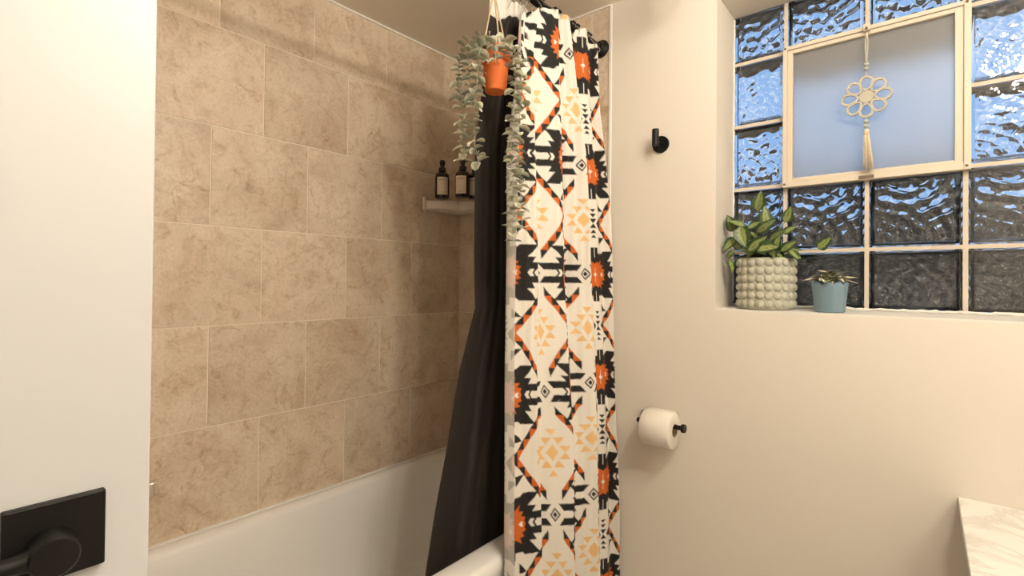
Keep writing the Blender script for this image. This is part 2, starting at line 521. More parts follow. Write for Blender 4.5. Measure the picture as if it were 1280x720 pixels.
# ------------------------------------------------------------------ open door at the left
DX, DY1 = -0.58, 0.146
door = struct(MB().box(DX - 0.036, DX, DY1 - 0.76, DY1, 0.008, 2.035).obj('door_1', M['door_paint'], bevel=0.0015), 'white painted door standing open at the left', 'door')
HZ, HYC = H - 0.226, 0.0775
rose = MB().box(DX, DX + 0.0085, HYC - 0.0335, HYC + 0.0335, HZ - 0.0335, HZ + 0.0335).obj('rose_plate', M['black'], door, bevel=0.0015)
rose['label'] = 'square matte black rose plate'
lv = MB()
lv.lathe([(0.0, 0), (0.0165, 0), (0.0165, 0.026), (0.0150, 0.028), (0.0, 0.028)], 28, (DX + 0.0085, HYC - 0.004, HZ - 0.004), axis='x')
lo = lv.obj('lever_hub', M['black'], door, smooth=True, auto=40)
lv = MB()
pts = [(DX + 0.0235, HYC - 0.004 - d, HZ - 0.004 + dz) for d, dz in ((0.010, 0), (0.024, -0.001), (0.05, -0.001), (0.09, 0), (0.112, 0.001))]
lv.tube(pts, [0.0098, 0.0072, 0.0082, 0.0085, 0.008], 16)
lever = lv.obj('lever', M['black'], door, smooth=True, auto=50); lever['label'] = 'matte black lever handle'
plate = MB().box(DX - 0.030, DX - 0.006, DY1, DY1 + 0.0012, HZ - 0.028, HZ + 0.028).obj('latch_plate', M['chrome'], door)
lb = MB()
prof = [(-0.0275, 0.0), (-0.0085, 0.0), (-0.0085, 0.0055), (-0.020, 0.0055)]
vs = [(DX + x, DY1 + 0.001 + y, HZ + 0.015 + z) for z in (-0.007, 0.007) for x, y in prof]
lb.add(vs, [(3, 2, 1, 0), (4, 5, 6, 7), (0, 1, 5, 4), (1, 2, 6, 5), (2, 3, 7, 6), (3, 0, 4, 7)])
lb.obj('latch_bolt', M['chrome'], door, bevel=0.001)['label'] = 'bright metal latch bolt in the door edge'
# hinges of the door
for z in (0.25, 1.75):
    MB().lathe([(0.006, 0), (0.006, 0.09)], 12, (DX + 0.006, DY1 - 0.766, z)).obj('hinge', M['black'], door)

# ------------------------------------------------------------------ glass block window
cols = [GC0 + GM * k for k in range(-1, 5)]        # mortar centre lines
rows = [GR1 + GM - GM * k for k in range(0, 6)]
MW = 0.0055                                          # half mortar width
lat = MB()
for x in cols[1:-1]:
    x_a, x_b = max(OPX0, x - MW), min(OPX1, x + MW)
    if x in (cols[2],):
        lat.box(x_a, x_b, GY + 0.004, GY + 0.09, GR1 + MW, OPZ1)
        lat.box(x_a, x_b, GY + 0.004, GY + 0.09, OPZ0, GR1 - 2 * GM - MW)
    else:
        lat.box(x_a, x_b, GY + 0.004, GY + 0.09, OPZ0, OPZ1)
for z in rows[1:-1]:
    segs = [(OPX0, cols[1] - MW), (cols[1] + MW, cols[2] - MW), (cols[2] + MW, cols[3] - MW), (cols[3] + MW, cols[4] - MW), (cols[4] + MW, OPX1)]
    for k, (a, b_) in enumerate(segs):
        if b_ - a < 0.01: continue
        if abs(z - (GR1 - GM)) < 1e-6 and k in (1, 2): continue
        lat.box(a, b_, GY + 0.004, GY + 0.09, z - MW, z + MW)
win = struct(lat.obj('window_1', M['mortar']), 'glass block window with a framed vent pane in its middle', 'window')


def block_mesh(w, h, seed):
    """hollow glass block: smooth outer box, wavy inner cavity"""
    b = MB(); D = 0.086; c = 0.004
    hw, hh = w / 2, h / 2
    # outer skin with chamfered edges
    def ring(ix, y): return [(-hw + ix, y, -hh + ix), (hw - ix, y, -hh + ix), (hw - ix, y, hh - ix), (-hw + ix, y, hh - ix)]
    vs = ring(c, 0) + ring(0, c) + ring(0, D - c) + ring(c, D)
    fs = [(15, 14, 13, 12)]
    for l in range(3):
        fs += [(4 * l + (i + 1) % 4, 4 * l + i, 4 * (l + 1) + i, 4 * (l + 1) + (i + 1) % 4) for i in range(4)]
    b.add(vs, fs)
    # inner cavity
    rnd = random.Random(seed)
    m = 0.013; iw, ih = hw - m, hh - m
    n1, n2 = max(16, int(60 * w / 0.2)), max(16, int(60 * h / 0.2))
    cs = [(rnd.uniform(-0.13, -0.07), rnd.uniform(-0.13, -0.09), 265, 0.4), (rnd.uniform(0.06, 0.12), rnd.uniform(-0.13, -0.09), 250, 2.0), (rnd.uniform(-0.02, 0.05), rnd.uniform(0.10, 0.16), 230, 1.1)]
    def wave(x, z, k0, amp=0.0021):
        s = 0
        for k, (cx, cz, fr, p) in enumerate(cs):
            wgt = 1.0 / (1 + (math.hypot(x - cx, z - cz) / 0.14) ** 2)
            s += wgt * math.sin(math.hypot(x - cx * (1 if k0 else -1), z - cz) * fr * (1.0 if k0 else 0.8) + p + k0 * 1.7)
        e = min(1, (iw - abs(x)) / 0.006, (ih - abs(z)) / 0.006)
        return s * amp * max(0, e)
    def face(y, k0):
        return [[(-iw + 2 * iw * j / n1, y + wave(-iw + 2 * iw * j / n1, -ih + 2 * ih * i / n2, k0), -ih + 2 * ih * i / n2) for j in range(n1 + 1)] for i in range(n2 + 1)]
    A = face(0.011, 0); B = face(D - 0.011, 1)
    # room-side skin: flat margin, gentle ripples in the middle field
    m1, m2 = n1 // 2, n2 // 2; fw, fh = hw - c, hh - c
    Fg = [[(-fw + 2 * fw * j / m1, wave(-fw + 2 * fw * j / m1, -fh + 2 * fh * i / m2, 1, 0.0006), -fh + 2 * fh * i / m2) for j in range(m1 + 1)] for i in range(m2 + 1)]
    b.grid(Fg)
    o = len(b.v)
    b.grid(A)                                 # normals should point into the cavity (away from glass)
    fa = range(len(b.f) - n1 * n2, len(b.f))
    for i in fa: b.f[i] = b.f[i][::-1]
    o2 = len(b.v); b.grid(B)
    W_ = n1 + 1
    loop = [j for j in range(n1)] + [W_ * i + n1 for i in range(n2)] + [W_ * n2 + n1 - j for j in range(n1)] + [W_ * (n2 - i) for i in range(n2)]
    for a, c2 in zip(loop, loop[1:] + loop[:1]):
        b.f.append((o + c2, o2 + c2, o2 + a, o + a)[::-1])
    me = b.mesh('glass_block', True)
    me.set_sharp_from_angle(angle=R(38))
    me.materials.append(M['glass'])
    return me


blk = {}
for ci in range(len(cols) - 1):
    for ri in range(len(rows) - 1):
        if ci in (1, 2) and ri in (1, 2): continue      # vent opening
        x0, x1 = max(cols[ci] + MW, OPX0 + 0.001), min(cols[ci + 1] - MW, OPX1 - 0.001)
        z1, z0 = min(rows[ri] - MW, OPZ1 - 0.001), max(rows[ri + 1] + MW, OPZ0 + 0.001)
        if x1 - x0 < 0.02 or z1 - z0 < 0.02: continue
        key = (round(x1 - x0, 3), round(z1 - z0, 3), (ci * 3 + ri * 5) % 3)
        if key not in blk: blk[key] = block_mesh(x1 - x0, z1 - z0, key[2] * 7 + 3)
        o = bpy.data.objects.new('glass_block', blk[key]); COL.objects.link(o)
        o.parent = win; o.location = ((x0 + x1) / 2, GY, (z0 + z1) / 2)

# rough plaster bead round the blocks and a sloping sill
sl = MB()
sl.add([(OPX0, YB, OPZ0 - 0.012), (OPX1, YB, OPZ0 - 0.012), (OPX1, YB, OPZ0 - 0.007), (OPX0, YB, OPZ0 - 0.007),
        (OPX0, YW, OPZ0 - 0.012), (OPX1, YW, OPZ0 - 0.012), (OPX1, YW, OPZ0), (OPX0, YW, OPZ0)],
       [(0, 1, 2, 3), (5, 4, 7, 6), (3, 2, 6, 7), (1, 0, 4, 5), (0, 3, 7, 4), (2, 1, 5, 6)])
sill = struct(sl.obj('trim_5', M['plaster']), 'cream plastered window sill under the glass blocks', 'window sill')
rnd = random.Random(5)
bead = MB()
pts = []; x = OPX0 + 0.004
while x < OPX1 - 0.004:
    pts.append((x, GY - 0.003, OPZ0 + 0.001 + rnd.uniform(-0.001, 0.002))); x += rnd.uniform(0.006, 0.016)
bead.tube(pts, [rnd.uniform(0.003, 0.0062) for _ in pts], 6)
pts = []; z = OPZ0 + 0.01
while z < OPZ1 - 0.004:
    pts.append((OPX0 + 0.001, GY - 0.003, z)); z += rnd.uniform(0.008, 0.02)
bead.tube(pts, [rnd.uniform(0.002, 0.0048) for _ in pts], 6)
bd = bead.obj('plaster_bead', M['plaster'], win, smooth=True); bd['label'] = 'crumbly white plaster line along the blocks'

# vent in the middle of the window
VX0, VX1 = cols[1] - 0.004, cols[3] + 0.010
VZ0, VZ1 = GR1 - 2 * GM - 0.012, GR1 + 0.008
fr = []
def rail(nm, x0, x1, z0, z1, y0=GY - 0.022, y1=GY + 0.003):
    o = MB().box(x0, x1, y0, y1, z0, z1).obj(nm, M['vent'], win, bevel=0.0015); return o
rail('vent_stile', VX0, VX0 + 0.012, VZ0, VZ1); rail('vent_stile', VX1 - 0.015, VX1, VZ0, VZ1)
rail('vent_rail', VX0 + 0.012, VX1 - 0.015, VZ1 - 0.012, VZ1); rail('vent_rail', VX0 + 0.012, VX1 - 0.015, VZ0, VZ0 + 0.020)
# inner sash (two stiles, two rails) set a little further forward
a0, a1, b0, b1 = VX0 + 0.012, VX1 - 0.015, VZ0 + 0.020, VZ1 - 0.012
rail('sash_stile', a0, a0 + 0.015, b0, b1, GY - 0.016, GY + 0.002); rail('sash_stile', a1 - 0.018, a1, b0, b1, GY - 0.016, GY + 0.002)
rail('sash_rail', a0 + 0.015, a1 - 0.018, b1 - 0.012, b1, GY - 0.016, GY + 0.002); rail('sash_rail', a0 + 0.015, a1 - 0.018, b0, b0 + 0.009, GY - 0.016, GY + 0.002)
pane = MB().box(a0 + 0.015, a1 - 0.018, GY - 0.003, GY - 0.0005, b0 + 0.009, b1 - 0.012).obj('vent_pane', M['frosted'], win)
pane['label'] = 'frosted sheet in the vent frame'
# reveal of the vent through the block thickness
for nm, bx in (('vent_box_side', (VX0 + 0.003, VX0 + 0.008)), ('vent_box_side', (VX1 - 0.012, VX1 - 0.007))):
    MB().box(bx[0], bx[1], GY + 0.004, GY + 0.088, VZ0 + 0.022, VZ1 - 0.018).obj(nm, M['vent'], win)
for x, z in ((VX0 + 0.006, VZ1 - 0.006), (VX1 - 0.009, VZ1 - 0.006), (VX0 + 0.006, VZ0 + 0.01), (VX1 - 0.009, VZ0 + 0.01)):
    MB().lathe([(0.0, 0), (0.0036, 0), (0.0030, 0.0016), (0, 0.0022)], 10, (x, GY - 0.022, z), axis='y').obj('screw', M['brass'], win, smooth=True)
cx = at_y(1083, 121, GY - 0.03).x
MB().box(cx - 0.018, cx + 0.018, GY - 0.026, GY - 0.022, VZ0 + 0.003, VZ0 + 0.012).obj('finger_catch', M['brass'], win, bevel=0.001)
clip = MB().box(cx - 0.009, cx + 0.009, GY - 0.034, GY - 0.022, VZ1 - 0.018, VZ1 + 0.002).obj('vent_clip', M['vent'], win, bevel=0.002)
MB().lathe([(0.0, 0), (0.003, 0), (0.003, 0.008), (0, 0.008)], 10, (cx, GY - 0.034, VZ1 - 0.013), axis='y').obj('clip_screw', M['brass'], win)

# outside: eave over the window, dark bank of the window well
so = struct(MB().box(-3.0, 3.0, YW + 0.002, YW + 0.52, H + 1.13, H + 1.23).obj('eave', M['soffit']), 'brown eave boards outside above the window', 'eave')
hood = MB()
hood.add([(VX0 - 0.01, GY + 0.094, VZ1 - 0.005), (VX1 + 0.01, GY + 0.094, VZ1 - 0.005), (VX1 + 0.01, GY + 0.28, VZ1 - 0.025), (VX0 - 0.01, GY + 0.28, VZ1 - 0.025),
          (VX0 - 0.01, GY + 0.094, VZ1 + 0.0), (VX1 + 0.01, GY + 0.094, VZ1 + 0.0), (VX1 + 0.01, GY + 0.28, VZ1 - 0.020), (VX0 - 0.01, GY + 0.28, VZ1 - 0.020)],
         [(0, 3, 2, 1), (4, 5, 6, 7), (0, 1, 5, 4), (1, 2, 6, 5), (2, 3, 7, 6), (3, 0, 4, 7)])
hd_ = hood.obj('vent_hood', M['soffit'], win); hd_['label'] = 'brown flap hood outside over the vent'
bank = MB()
g = []
rnd = random.Random(11)
for i in range(9):
    t = i / 8
    g.append([(-2.6 + 5.2 * j / 40, YW + 0.25 + t * 0.9 + rnd.uniform(-0.03, 0.03), (OPZ0 - 0.25) + (0.55 + H + 0.02 - OPZ0 + 0.25) * t ** 0.8 + rnd.uniform(-0.025, 0.025)) for j in range(41)])
g.append([(p[0], p[1] + 3, p[2]) for p in g[-1]])
bank.grid(g)
struct(bank.obj('ground', M['well'], smooth=True), 'dark earth bank outside the window', 'ground')

# ------------------------------------------------------------------ vanity with marble top
CZ = H - 0.505
VL = 0.063
top = MB().box(VL, XR - 0.001, 1.03, YB - 0.001, CZ - 0.022, CZ).obj('countertop', M['marble'], bevel=0.002)
tag(top, 'white marble countertop with faint grey veins against the back wall', 'countertop')
van = thing('vanity_cabinet', 'grey vanity cabinet under the marble countertop', 'cabinet', (VL + 0.02, 1.05, 0))
MB().box(0, XR - 0.002 - VL - 0.02, 0.02, YB - 1.052, 0, CZ - 0.0225).obj('cabinet_body', M['vanity'], van)
vw = (XR - 0.002 - VL - 0.02)
for k in range(2):
    d = MB().box(k * vw / 2 + 0.006, (k + 1) * vw / 2 - 0.006, 0, 0.0195, 0.09, CZ - 0.05).obj('cabinet_door', M['vanity'], van, bevel=0.002)
    MB().lathe([(0, 0), (0.004, 0), (0.004, 0.014), (0.011, 0.018), (0.011, 0.024), (0, 0.026)], 14, ((k + 0.5) * vw / 2 + (0.11 if k == 0 else -0.11), 0, CZ - 0.12), axis='y').obj('knob', M['black'], d, smooth=True)

# ------------------------------------------------------------------ ceiling light (above the frame)
def globe_light(name, lbl, loc, arms, rg, m_):
    cl = thing(name, lbl, 'ceiling light', loc)
    MB().lathe([(0, -0.022), (0.055, -0.022), (0.06, -0.016), (0.06, 0), (0, 0)], 28).obj('canopy', M['black'], cl, smooth=True, auto=40)
    for dx, dy in arms:
        MB().tube([(0, 0, -0.012), (dx * 0.6, dy * 0.6, -0.014), (dx, dy, -0.024), (dx, dy, -0.032)], 0.006, 8).obj('arm', M['black'], cl, smooth=True)
        prof = [(max(0.0005, rg * math.sin(math.pi * k / 12)), -0.030 - rg - rg * math.cos(math.pi * k / 12)) for k in range(13)]
        MB().lathe(prof, 20, (dx, dy, 0)).obj('globe', m_, cl, smooth=True)
globe_light('ceiling_light', 'two-globe warm ceiling light over the vanity side of the room', (0.30, 0.48, CEIL), ((0.05, -0.12), (-0.05, 0.12)), 0.032, M['bulb'])
globe_light('ceiling_light', 'single small warm ceiling light near the hook wall', (-0.30, 1.12, CEIL), ((0.0, 0.001),), 0.045, M['bulb_small'])

fill_ = thing('wall_fill_light', 'added warm globe fill, out of view on the vanity side', 'fill light', (XR, 0.55, 1.93))  # added fill light, not a known fixture; brightens the shower ceiling
MB().lathe([(0, 0), (0.05, 0), (0.05, -0.012), (0.045, -0.016), (0, -0.016)], 24, axis='x').obj('backplate', M['black'], fill_, smooth=True, auto=40)
MB().tube([(-0.014, 0, 0), (-0.07, 0, -0.01), (-0.09, 0, 0.01), (-0.09, 0, 0.025)], 0.006, 8).obj('arm', M['black'], fill_, smooth=True)
MB().lathe([(max(0.0005, 0.06 * math.sin(math.pi * k / 12)), 0.083 - 0.06 * math.cos(math.pi * k / 12)) for k in range(13)], 20, (-0.09, 0, 0)).obj('globe', M['bulb_fill'], fill_, smooth=True)

# ------------------------------------------------------------------ robe hook
hk = at_y(826.5, 181, YB)
h = thing('robe_hook', 'matte black robe hook screwed to the painted wall', 'hook', (hk.x, YB, hk.z))
MB().lathe([(0, 0), (0.0285, 0), (0.0285, 0.007), (0.0270, 0.009), (0, 0.009)], 32, axis='y').obj('rose', M['black'], h, smooth=True, auto=40)
MB().lathe([(0.0085, 0.007), (0.0085, 0.042)], 16, axis='y').obj('post', M['black'], h, smooth=True, auto=40)
MB().lathe([(0, -0.014), (0.0102, -0.014), (0.0112, -0.013), (0.0112, 0.041), (0.0102, 0.042), (0, 0.042)], 20, (0, -0.047, 0)).obj('peg', M['black'], h, smooth=True, auto=40)

# ------------------------------------------------------------------ toilet paper and holder
TPY = YB - 0.072
pl = at_y(797, 523, TPY); pr = at_y(853, 537, TPY)
tz = (pl.z + pr.z) / 2
hd = thing('paper_holder', 'matte black toilet paper holder on the painted wall', 'paper holder', ((pl.x + pr.x) / 2, YB, tz))
hl = (pr.x - pl.x) / 2
MB().tube([(-hl, -0.072, 0), (hl - 0.004, -0.072, 0)], 0.0075, 16).obj('bar', M['black'], hd, smooth=True, auto=40)
MB().lathe([(0, -0.002), (0.0125, -0.002), (0.0135, 0.0), (0.0135, 0.007), (0.0125, 0.009), (0, 0.009)], 24, (hl, -0.072, 0), axis='x').obj('end_cap', M['black'], hd, smooth=True, auto=40)
MB().tube([(-hl + 0.006, -0.0105, 0), (-hl + 0.006, -0.072, 0)], 0.0075, 16).obj('post', M['black'], hd, smooth=True, auto=40)
MB().lathe([(0, 0), (0.025, 0), (0.025, 0.009), (0.0235, 0.011), (0, 0.011)], 28, (-hl + 0.006, 0, 0), axis='y').obj('rose', M['black'], hd, smooth=True, auto=40)
roll = thing('paper_roll', 'white toilet paper roll on the black holder', 'toilet paper', ((pl.x + pr.x) / 2 + 0.002, TPY, tz - 0.0121))
RR = 0.058; rl = 0.049


def hollow(ro, ri, x0, x1, n=40, ch=0.004):
    return MB().lathe([(ri, x0), (ro - ch, x0), (ro, x0 + ch), (ro, x1 - ch), (ro - ch, x1), (ri, x1), (ri, x0)], n, axis='x')


def strip_caps(b, n):                       # a lathe ring that closes on itself needs no end caps
    b.f = b.f[:-2]; return b
strip_caps(hollow(RR, 0.0215, -rl, rl), 40).obj('tissue', M['paper'], roll, smooth=True, auto=50)
strip_caps(hollow(0.0213, 0.0200, -rl - 0.0005, rl + 0.0005, ch=0.0003), 40).obj('cardboard_tube', M['card'], roll, smooth=True, auto=50)
sh = []
for k in range(9):
    a = R(95 - k * 9); rr = RR + 0.0012
    sh.append([(-rl + 0.001, rr * math.cos(a), rr * math.sin(a)), (rl - 0.001, rr * math.cos(a), rr * math.sin(a))])
for k in range(1, 3): sh.append([(p[0], p[1] + 0.0005 * k, p[2] - 0.004 * k) for p in sh[8]])
fs_ = MB().grid(sh).obj('loose_sheet', M['paper'], roll, smooth=True)
fs_.modifiers.new('solid', 'SOLIDIFY').thickness = 0.0006

# ------------------------------------------------------------------ shower rod and rings
RX, RZ = -0.92, H + 0.862
rod = thing('curtain_rod', 'matte black shower curtain rod across the tub', 'curtain rod', (RX, YB, RZ))
MB().tube([(0, -1.515, 0), (0, -0.006, 0)], 0.0125, 20).obj('tube', M['black'], rod, smooth=True, auto=40)
for y, s in ((0, 1), (-1.519, -1)):
    MB().lathe([(0, 0), (0.031, 0), (0.033, 0.004 * s), (0.030, 0.010 * s), (0.018, 0.018 * s), (0.0165, 0.030 * s), (0.0128, 0.031 * s)], 32, (0, y, 0), axis='y').obj('flange', M['black'], rod, smooth=True, auto=60)

# ------------------------------------------------------------------ printed curtain
P_UNIT = 0.352 / 1200.0
COLS = np.array([(0.79, 0.745, 0.665), (0.017, 0.016, 0.015), (0.56, 0.125, 0.020), (0.78, 0.50, 0.225)])


def inpoly(x, y, poly):
    r = np.zeros(x.shape, bool); n = len(poly)
    for i in range(n):
        x0, y0 = poly[i]; x1, y1 = poly[(i + 1) % n]
        c = ((y0 > y) != (y1 > y)) & (x < (x1 - x0) * (y - y0) / ((y1 - y0) or 1e-9) + x0)
        r ^= c
    return r


def pattern(u, v):
    su = np.mod(u + 560, 1120) - 560; sv = np.mod(v + 600, 1200) - 600
    x = np.abs(su); y = np.abs(sv); xc = 560 - x; yc = 600 - y
    c = np.zeros(u.shape, int)
    # stepped black body with bars reaching to the eye
    body = [(560, -1), (560, 318), (505, 318), (505, 250), (440, 250), (400, 282), (195, 282), (330, 160), (235, 160), (285, 104), (48, 104), (112, 34), (232, 34), (262, 0), (262, -1)]
    c[inpoly(x, y, body)] = 1
    c[inpoly(x, y, [(262, 36), (305, 36), (332, 0), (332, -1), (290, -1), (290, 0)])] = 0
    # jagged orange star
    star = [(560, -1), (560, 125), (505, 158), (505, 128), (445, 178), (462, 118), (405, 112), (440, 74), (375, 60), (402, 30), (378, 0), (378, -1)]
    c[inpoly(x, y, star)] = 2
    c[inpoly(x, y, [(418, 22), (446, 22), (466, 0), (466, -1), (432, -1), (432, 0)])] = 0
    c[(xc + y) < 27] = 0
    c[(xc < 3.5) & (y < 80)] = 0
    c[(xc < 4.5) & (y > 200) & (y < 312)] = 0
    # eye
    e = x + y
    c[e < 70] = 1; c[e < 48] = 0; c[e < 30] = 1
    # ladder band
    s = y - (140 + (x - 95) * 1.08)
    band = (s >= 0) & (s <= 95) & (x >= 95)
    k = np.floor((x - 95) / 88.0)
    c[band & (y < 235 + 95 * k)] = 1
    c[band & (y >= 235 + 95 * k)] = 2
    c[inpoly(x, y, [(377, 445), (478, 350), (478, 445)])] = 1
    # stacked triangles
    for base, ap, hw in ((55, 0, 45), (115, 70, 42), (168, 130, 38)):
        c[(yc < base) & (yc > ap) & (xc < hw * (yc - ap) / (base - ap))] = 1
    c[inpoly(x, y, [(560 - 58, 600 - 40), (560 - 58, 601), (560 - 92, 601), (560 - 92, 600)])] = 1
    # tan diamond and its ring of triangles
    c[(x / 80 + yc / 84) < 1] = 3
    for cx_, base, ap in ((0, 232, 167), (76, 148, 76), (148, 66, 0)):
        c[(yc < base) & (yc > ap) & (np.abs(x - cx_) < 66 * (yc - ap) / (base - ap))] = 3
    return c


NODE_U = [-905, -815, -640, -370, -150, 130, 790, 1190, 1605, 1755, 1785, 2010, 2120]
#            N0   N1   N2   N3   N4   N5   N6   N7   N8   N9   N10  N11  N12
LV = [  # z above camera, pixel column of each node in the photograph
    (0.86, [650, 646, 653, 672, 671.5, 694, 693, 709, 715, 733, 732.5, 745, 744]),
    (0.74, [650, 643, 653, 664, 663.6, 695, 694, 715, 717, 734, 733, 746, 745]),
    (0.62, [650, 640, 654, 664, 663.5, 697, 696, 721, 720, 735.5, 735, 748, 747]),
    (0.44, [648, 629, 652, 667, 666, 700, 699, 731, 730, 741, 740, 757, 755]),
    (0.26, [647, 629, 652, 670, 669, 703, 702, 735, 734, 747, 746, 764, 762]),
    (0.02, [647, 629, 652, 673, 672, 705, 704, 739.5, 738, 751, 750, 767, 765]),
    (-0.24, [647, 629, 652, 673, 672, 712, 711, 745, 744, 757, 756, 769, 767]),
    (-0.47, [648, 630, 652, 676, 675.5, 718, 717, 748.5, 747, 760, 759, 772, 770]),
    (-0.75, [649, 632, 653, 680, 679.5, 721, 720, 751, 750, 762, 761, 776, 774]),
    (-1.05, [651, 637, 654, 681, 680.5, 722, 721, 754, 753, 765, 764, 779, 777]),
]
# where each fold sits on the printed repeat (the cloth is gathered unevenly from top to hem)
UP = [
    (0.86, [-260, -160, 95, 285, 290, 490, 1060, 1190, 1605, 1755, 1785, 2010, 2120]),
    (0.74, [-500, -400, 70, 190, 195, 480, 985, 1190, 1605, 1755, 1785, 2010, 2120]),
    (0.62, [-700, -560, -380, -240, 130, 450, 930, 1190, 1605, 1755, 1785, 2010, 2120]),
    (0.44, [-700, -560, -380, -225, 95, 400, 830, 1190, 1605, 1755, 1785, 2010, 2120]),
    (0.26, [-700, -560, -390, -235, 85, 420, 880, 1180, 1605, 1755, 1785, 2010, 2120]),
    (0.02, [-700, -560, -380, -235, 40, 330, 835, 1188, 1605, 1755, 1785, 2010, 2120]),
    (-0.24, [-700, -560, -400, -110, -60, 380, 870, 1190, 1605, 1755, 1785, 2010, 2120]),
    (-0.47, [-700, -560, -420, -150, -140, 230, 900, 1190, 1605, 1755, 1785, 2010, 2120]),
    (-0.75, [-740, -600, -470, -190, -185, 230, 850, 1185, 1605, 1755, 1785, 2010, 2120]),
    (-1.05, [-760, -620, -480, -230, -225, 190, 890, 1185, 1605, 1755, 1785, 2010, 2120]),
]
RT = {0.86: [1.42, 1.425, 1.44, 1.455, 1.475, 1.507, 1.573, 1.58, 1.66, 1.675, 1.73, 1.73, 1.76],
      0.02: [1.40, 1.42, 1.45, 1.455, 1.485, 1.50, 1.635, 1.645, 1.735, 1.745, 1.795, 1.785, 1.80],
      -0.75: [1.325, 1.345, 1.375, 1.40, 1.44, 1.45, 1.58, 1.61, 1.70, 1.72, 1.775, 1.765, 1.785],
      -1.05: [1.325, 1.345, 1.375, 1.40, 1.44, 1.45, 1.58, 1.61, 1.70, 1.72, 1.775, 1.765, 1.785]}


def interp_table(zs, tab, z):
    zs = np.array(zs); tab = np.array(tab, float); o = np.argsort(zs)
    return np.array([np.interp(z, zs[o], tab[o, k]) for k in range(tab.shape[1])])


def curtain():
    t = thing('shower_curtain', 'printed southwestern pattern shower curtain, black orange and cream', 'shower curtain', (RX, YB - 0.2, 0))
    u = np.arange(NODE_U[0], NODE_U[-1] + 1, 8.5)
    ztop, zbot = 0.86, -1.05
    nz = 700
    vs = np.linspace(0, 1, nz)
    # hem height varies along the cloth where it sags between rings
    hem = np.interp(u, NODE_U[:8] + [1300, 1480] + NODE_U[8:], [0.775, 0.778, 0.785, 0.812, 0.822, 0.832, 0.856, 0.85, 0.79, 0.79, 0.845, 0.858, 0.83, 0.825, 0.81])
    V = np.zeros((nz, len(u), 3))
    lz = [l[0] for l in LV]; lt = [l[1] for l in LV]
    rz = list(RT.keys()); rt = list(RT.values())
    ker = np.exp(-0.5 * (np.arange(-9, 10) / 3.2) ** 2); ker /= ker.sum()
    ox, oy = RX, YB - 0.2
    gx = np.zeros((nz, len(u))); gy = np.zeros((nz, len(u)))
    for i, q in enumerate(vs):
        z = ztop + (zbot - ztop) * q
        px = interp_table(lz, lt, z); rr = interp_table(rz, rt, z)
        a = np.arctan((px - 640) / FPX) - R(YAW)
        X = rr * np.sin(a); Y = rr * np.cos(a)
        x = np.interp(u, NODE_U, X); y = np.interp(u, NODE_U, Y)
        xp = np.pad(x, 9, mode='edge'); yp = np.pad(y, 9, mode='edge')
        x = np.convolve(xp, ker, 'valid'); y = np.convolve(yp, ker, 'valid')
        # slow sway of the cloth
        x = x + 0.0022 * np.sin(u * 0.021 + z * 5.0) + 0.0012 * np.sin(u * 0.05 - z * 9)
        gx[i] = x; gy[i] = y
    for i, q in enumerate(vs):
        V[i, :, 0] = gx[i] - ox; V[i, :, 1] = gy[i] - oy
        V[i, :, 2] = H + hem + (zbot - hem) * q
    me = bpy.data.meshes.new('cloth')
    n, m = nz, len(u)
    idx = np.arange(n * m).reshape(n, m)
    F = np.stack([idx[:-1, :-1], idx[1:, :-1], idx[1:, 1:], idx[:-1, 1:]], -1).reshape(-1, 4)
    me.vertices.add(n * m); me.vertices.foreach_set('co', V.reshape(-1))
    me.loops.add(F.size); me.loops.foreach_set('vertex_index', F.reshape(-1))
    me.polygons.add(len(F)); me.polygons.foreach_set('loop_start', np.arange(0, F.size, 4))
    me.update(); me.validate()
    # print: sample the pattern in cloth coordinates, three by three per vertex
    vv = (V[:, :, 2] - H - 0.027) / P_UNIT
    uu = np.zeros(vv.shape)
    for i in range(n):
        zc = np.interp(0.5, [0, 1], [V[i, 0, 2], V[i, -1, 2]]) - H
        uu[i] = np.interp(u, NODE_U, interp_table([l[0] for l in UP], [l[1] for l in UP], zc))
    col = np.zeros((n, m, 3))
    for du in (-2.6, 0, 2.6):
        for dv in (-2.8, 0, 2.8):
            col += COLS[pattern(uu + du, vv + dv)]
    col /= 9
    at = me.color_attributes.new('print', 'FLOAT_COLOR', 'POINT')
    at.data.foreach_set('color', np.concatenate([col, np.ones((n, m, 1))], -1).reshape(-1).astype(np.float32))
    me.materials.append(M['fabric']); me.materials.append(M['fabric_back'])
    me.shade_smooth()
    o = link('cloth', me, None, t)
    sd = o.modifiers.new('thickness', 'SOLIDIFY'); sd.thickness = 0.0014; sd.offset = -1; sd.material_offset = 1
    return t, gx, gy, u, hem
cur, CX, CY_, CUU, CHEM = curtain()


def cloth_top(uval):
    k = int(np.argmin(np.abs(CUU - uval)))
    return Vector((CX[0, k], CY_[0, k], H + CHEM[k]))


# ------------------------------------------------------------------ black liner inside the tub
LINER = [  # z above camera, left and right pixel columns, plan range at the left and right
    (0.835, 609, 656, 1.405, 1.50), (0.62, 601, 652, 1.445, 1.56), (0.42, 592, 646, 1.455, 1.575), (0.10, 592, 648, 1.46, 1.60),
    (-0.06, 594, 648, 1.46, 1.61), (-0.25, 575, 648, 1.44, 1.61), (-0.45, 562, 648, 1.42, 1.61), (-0.62, 548, 648, 1.39, 1.60), (-0.80, 535, 648, 1.36, 1.58), (-0.98, 524, 648, 1.35, 1.57)]


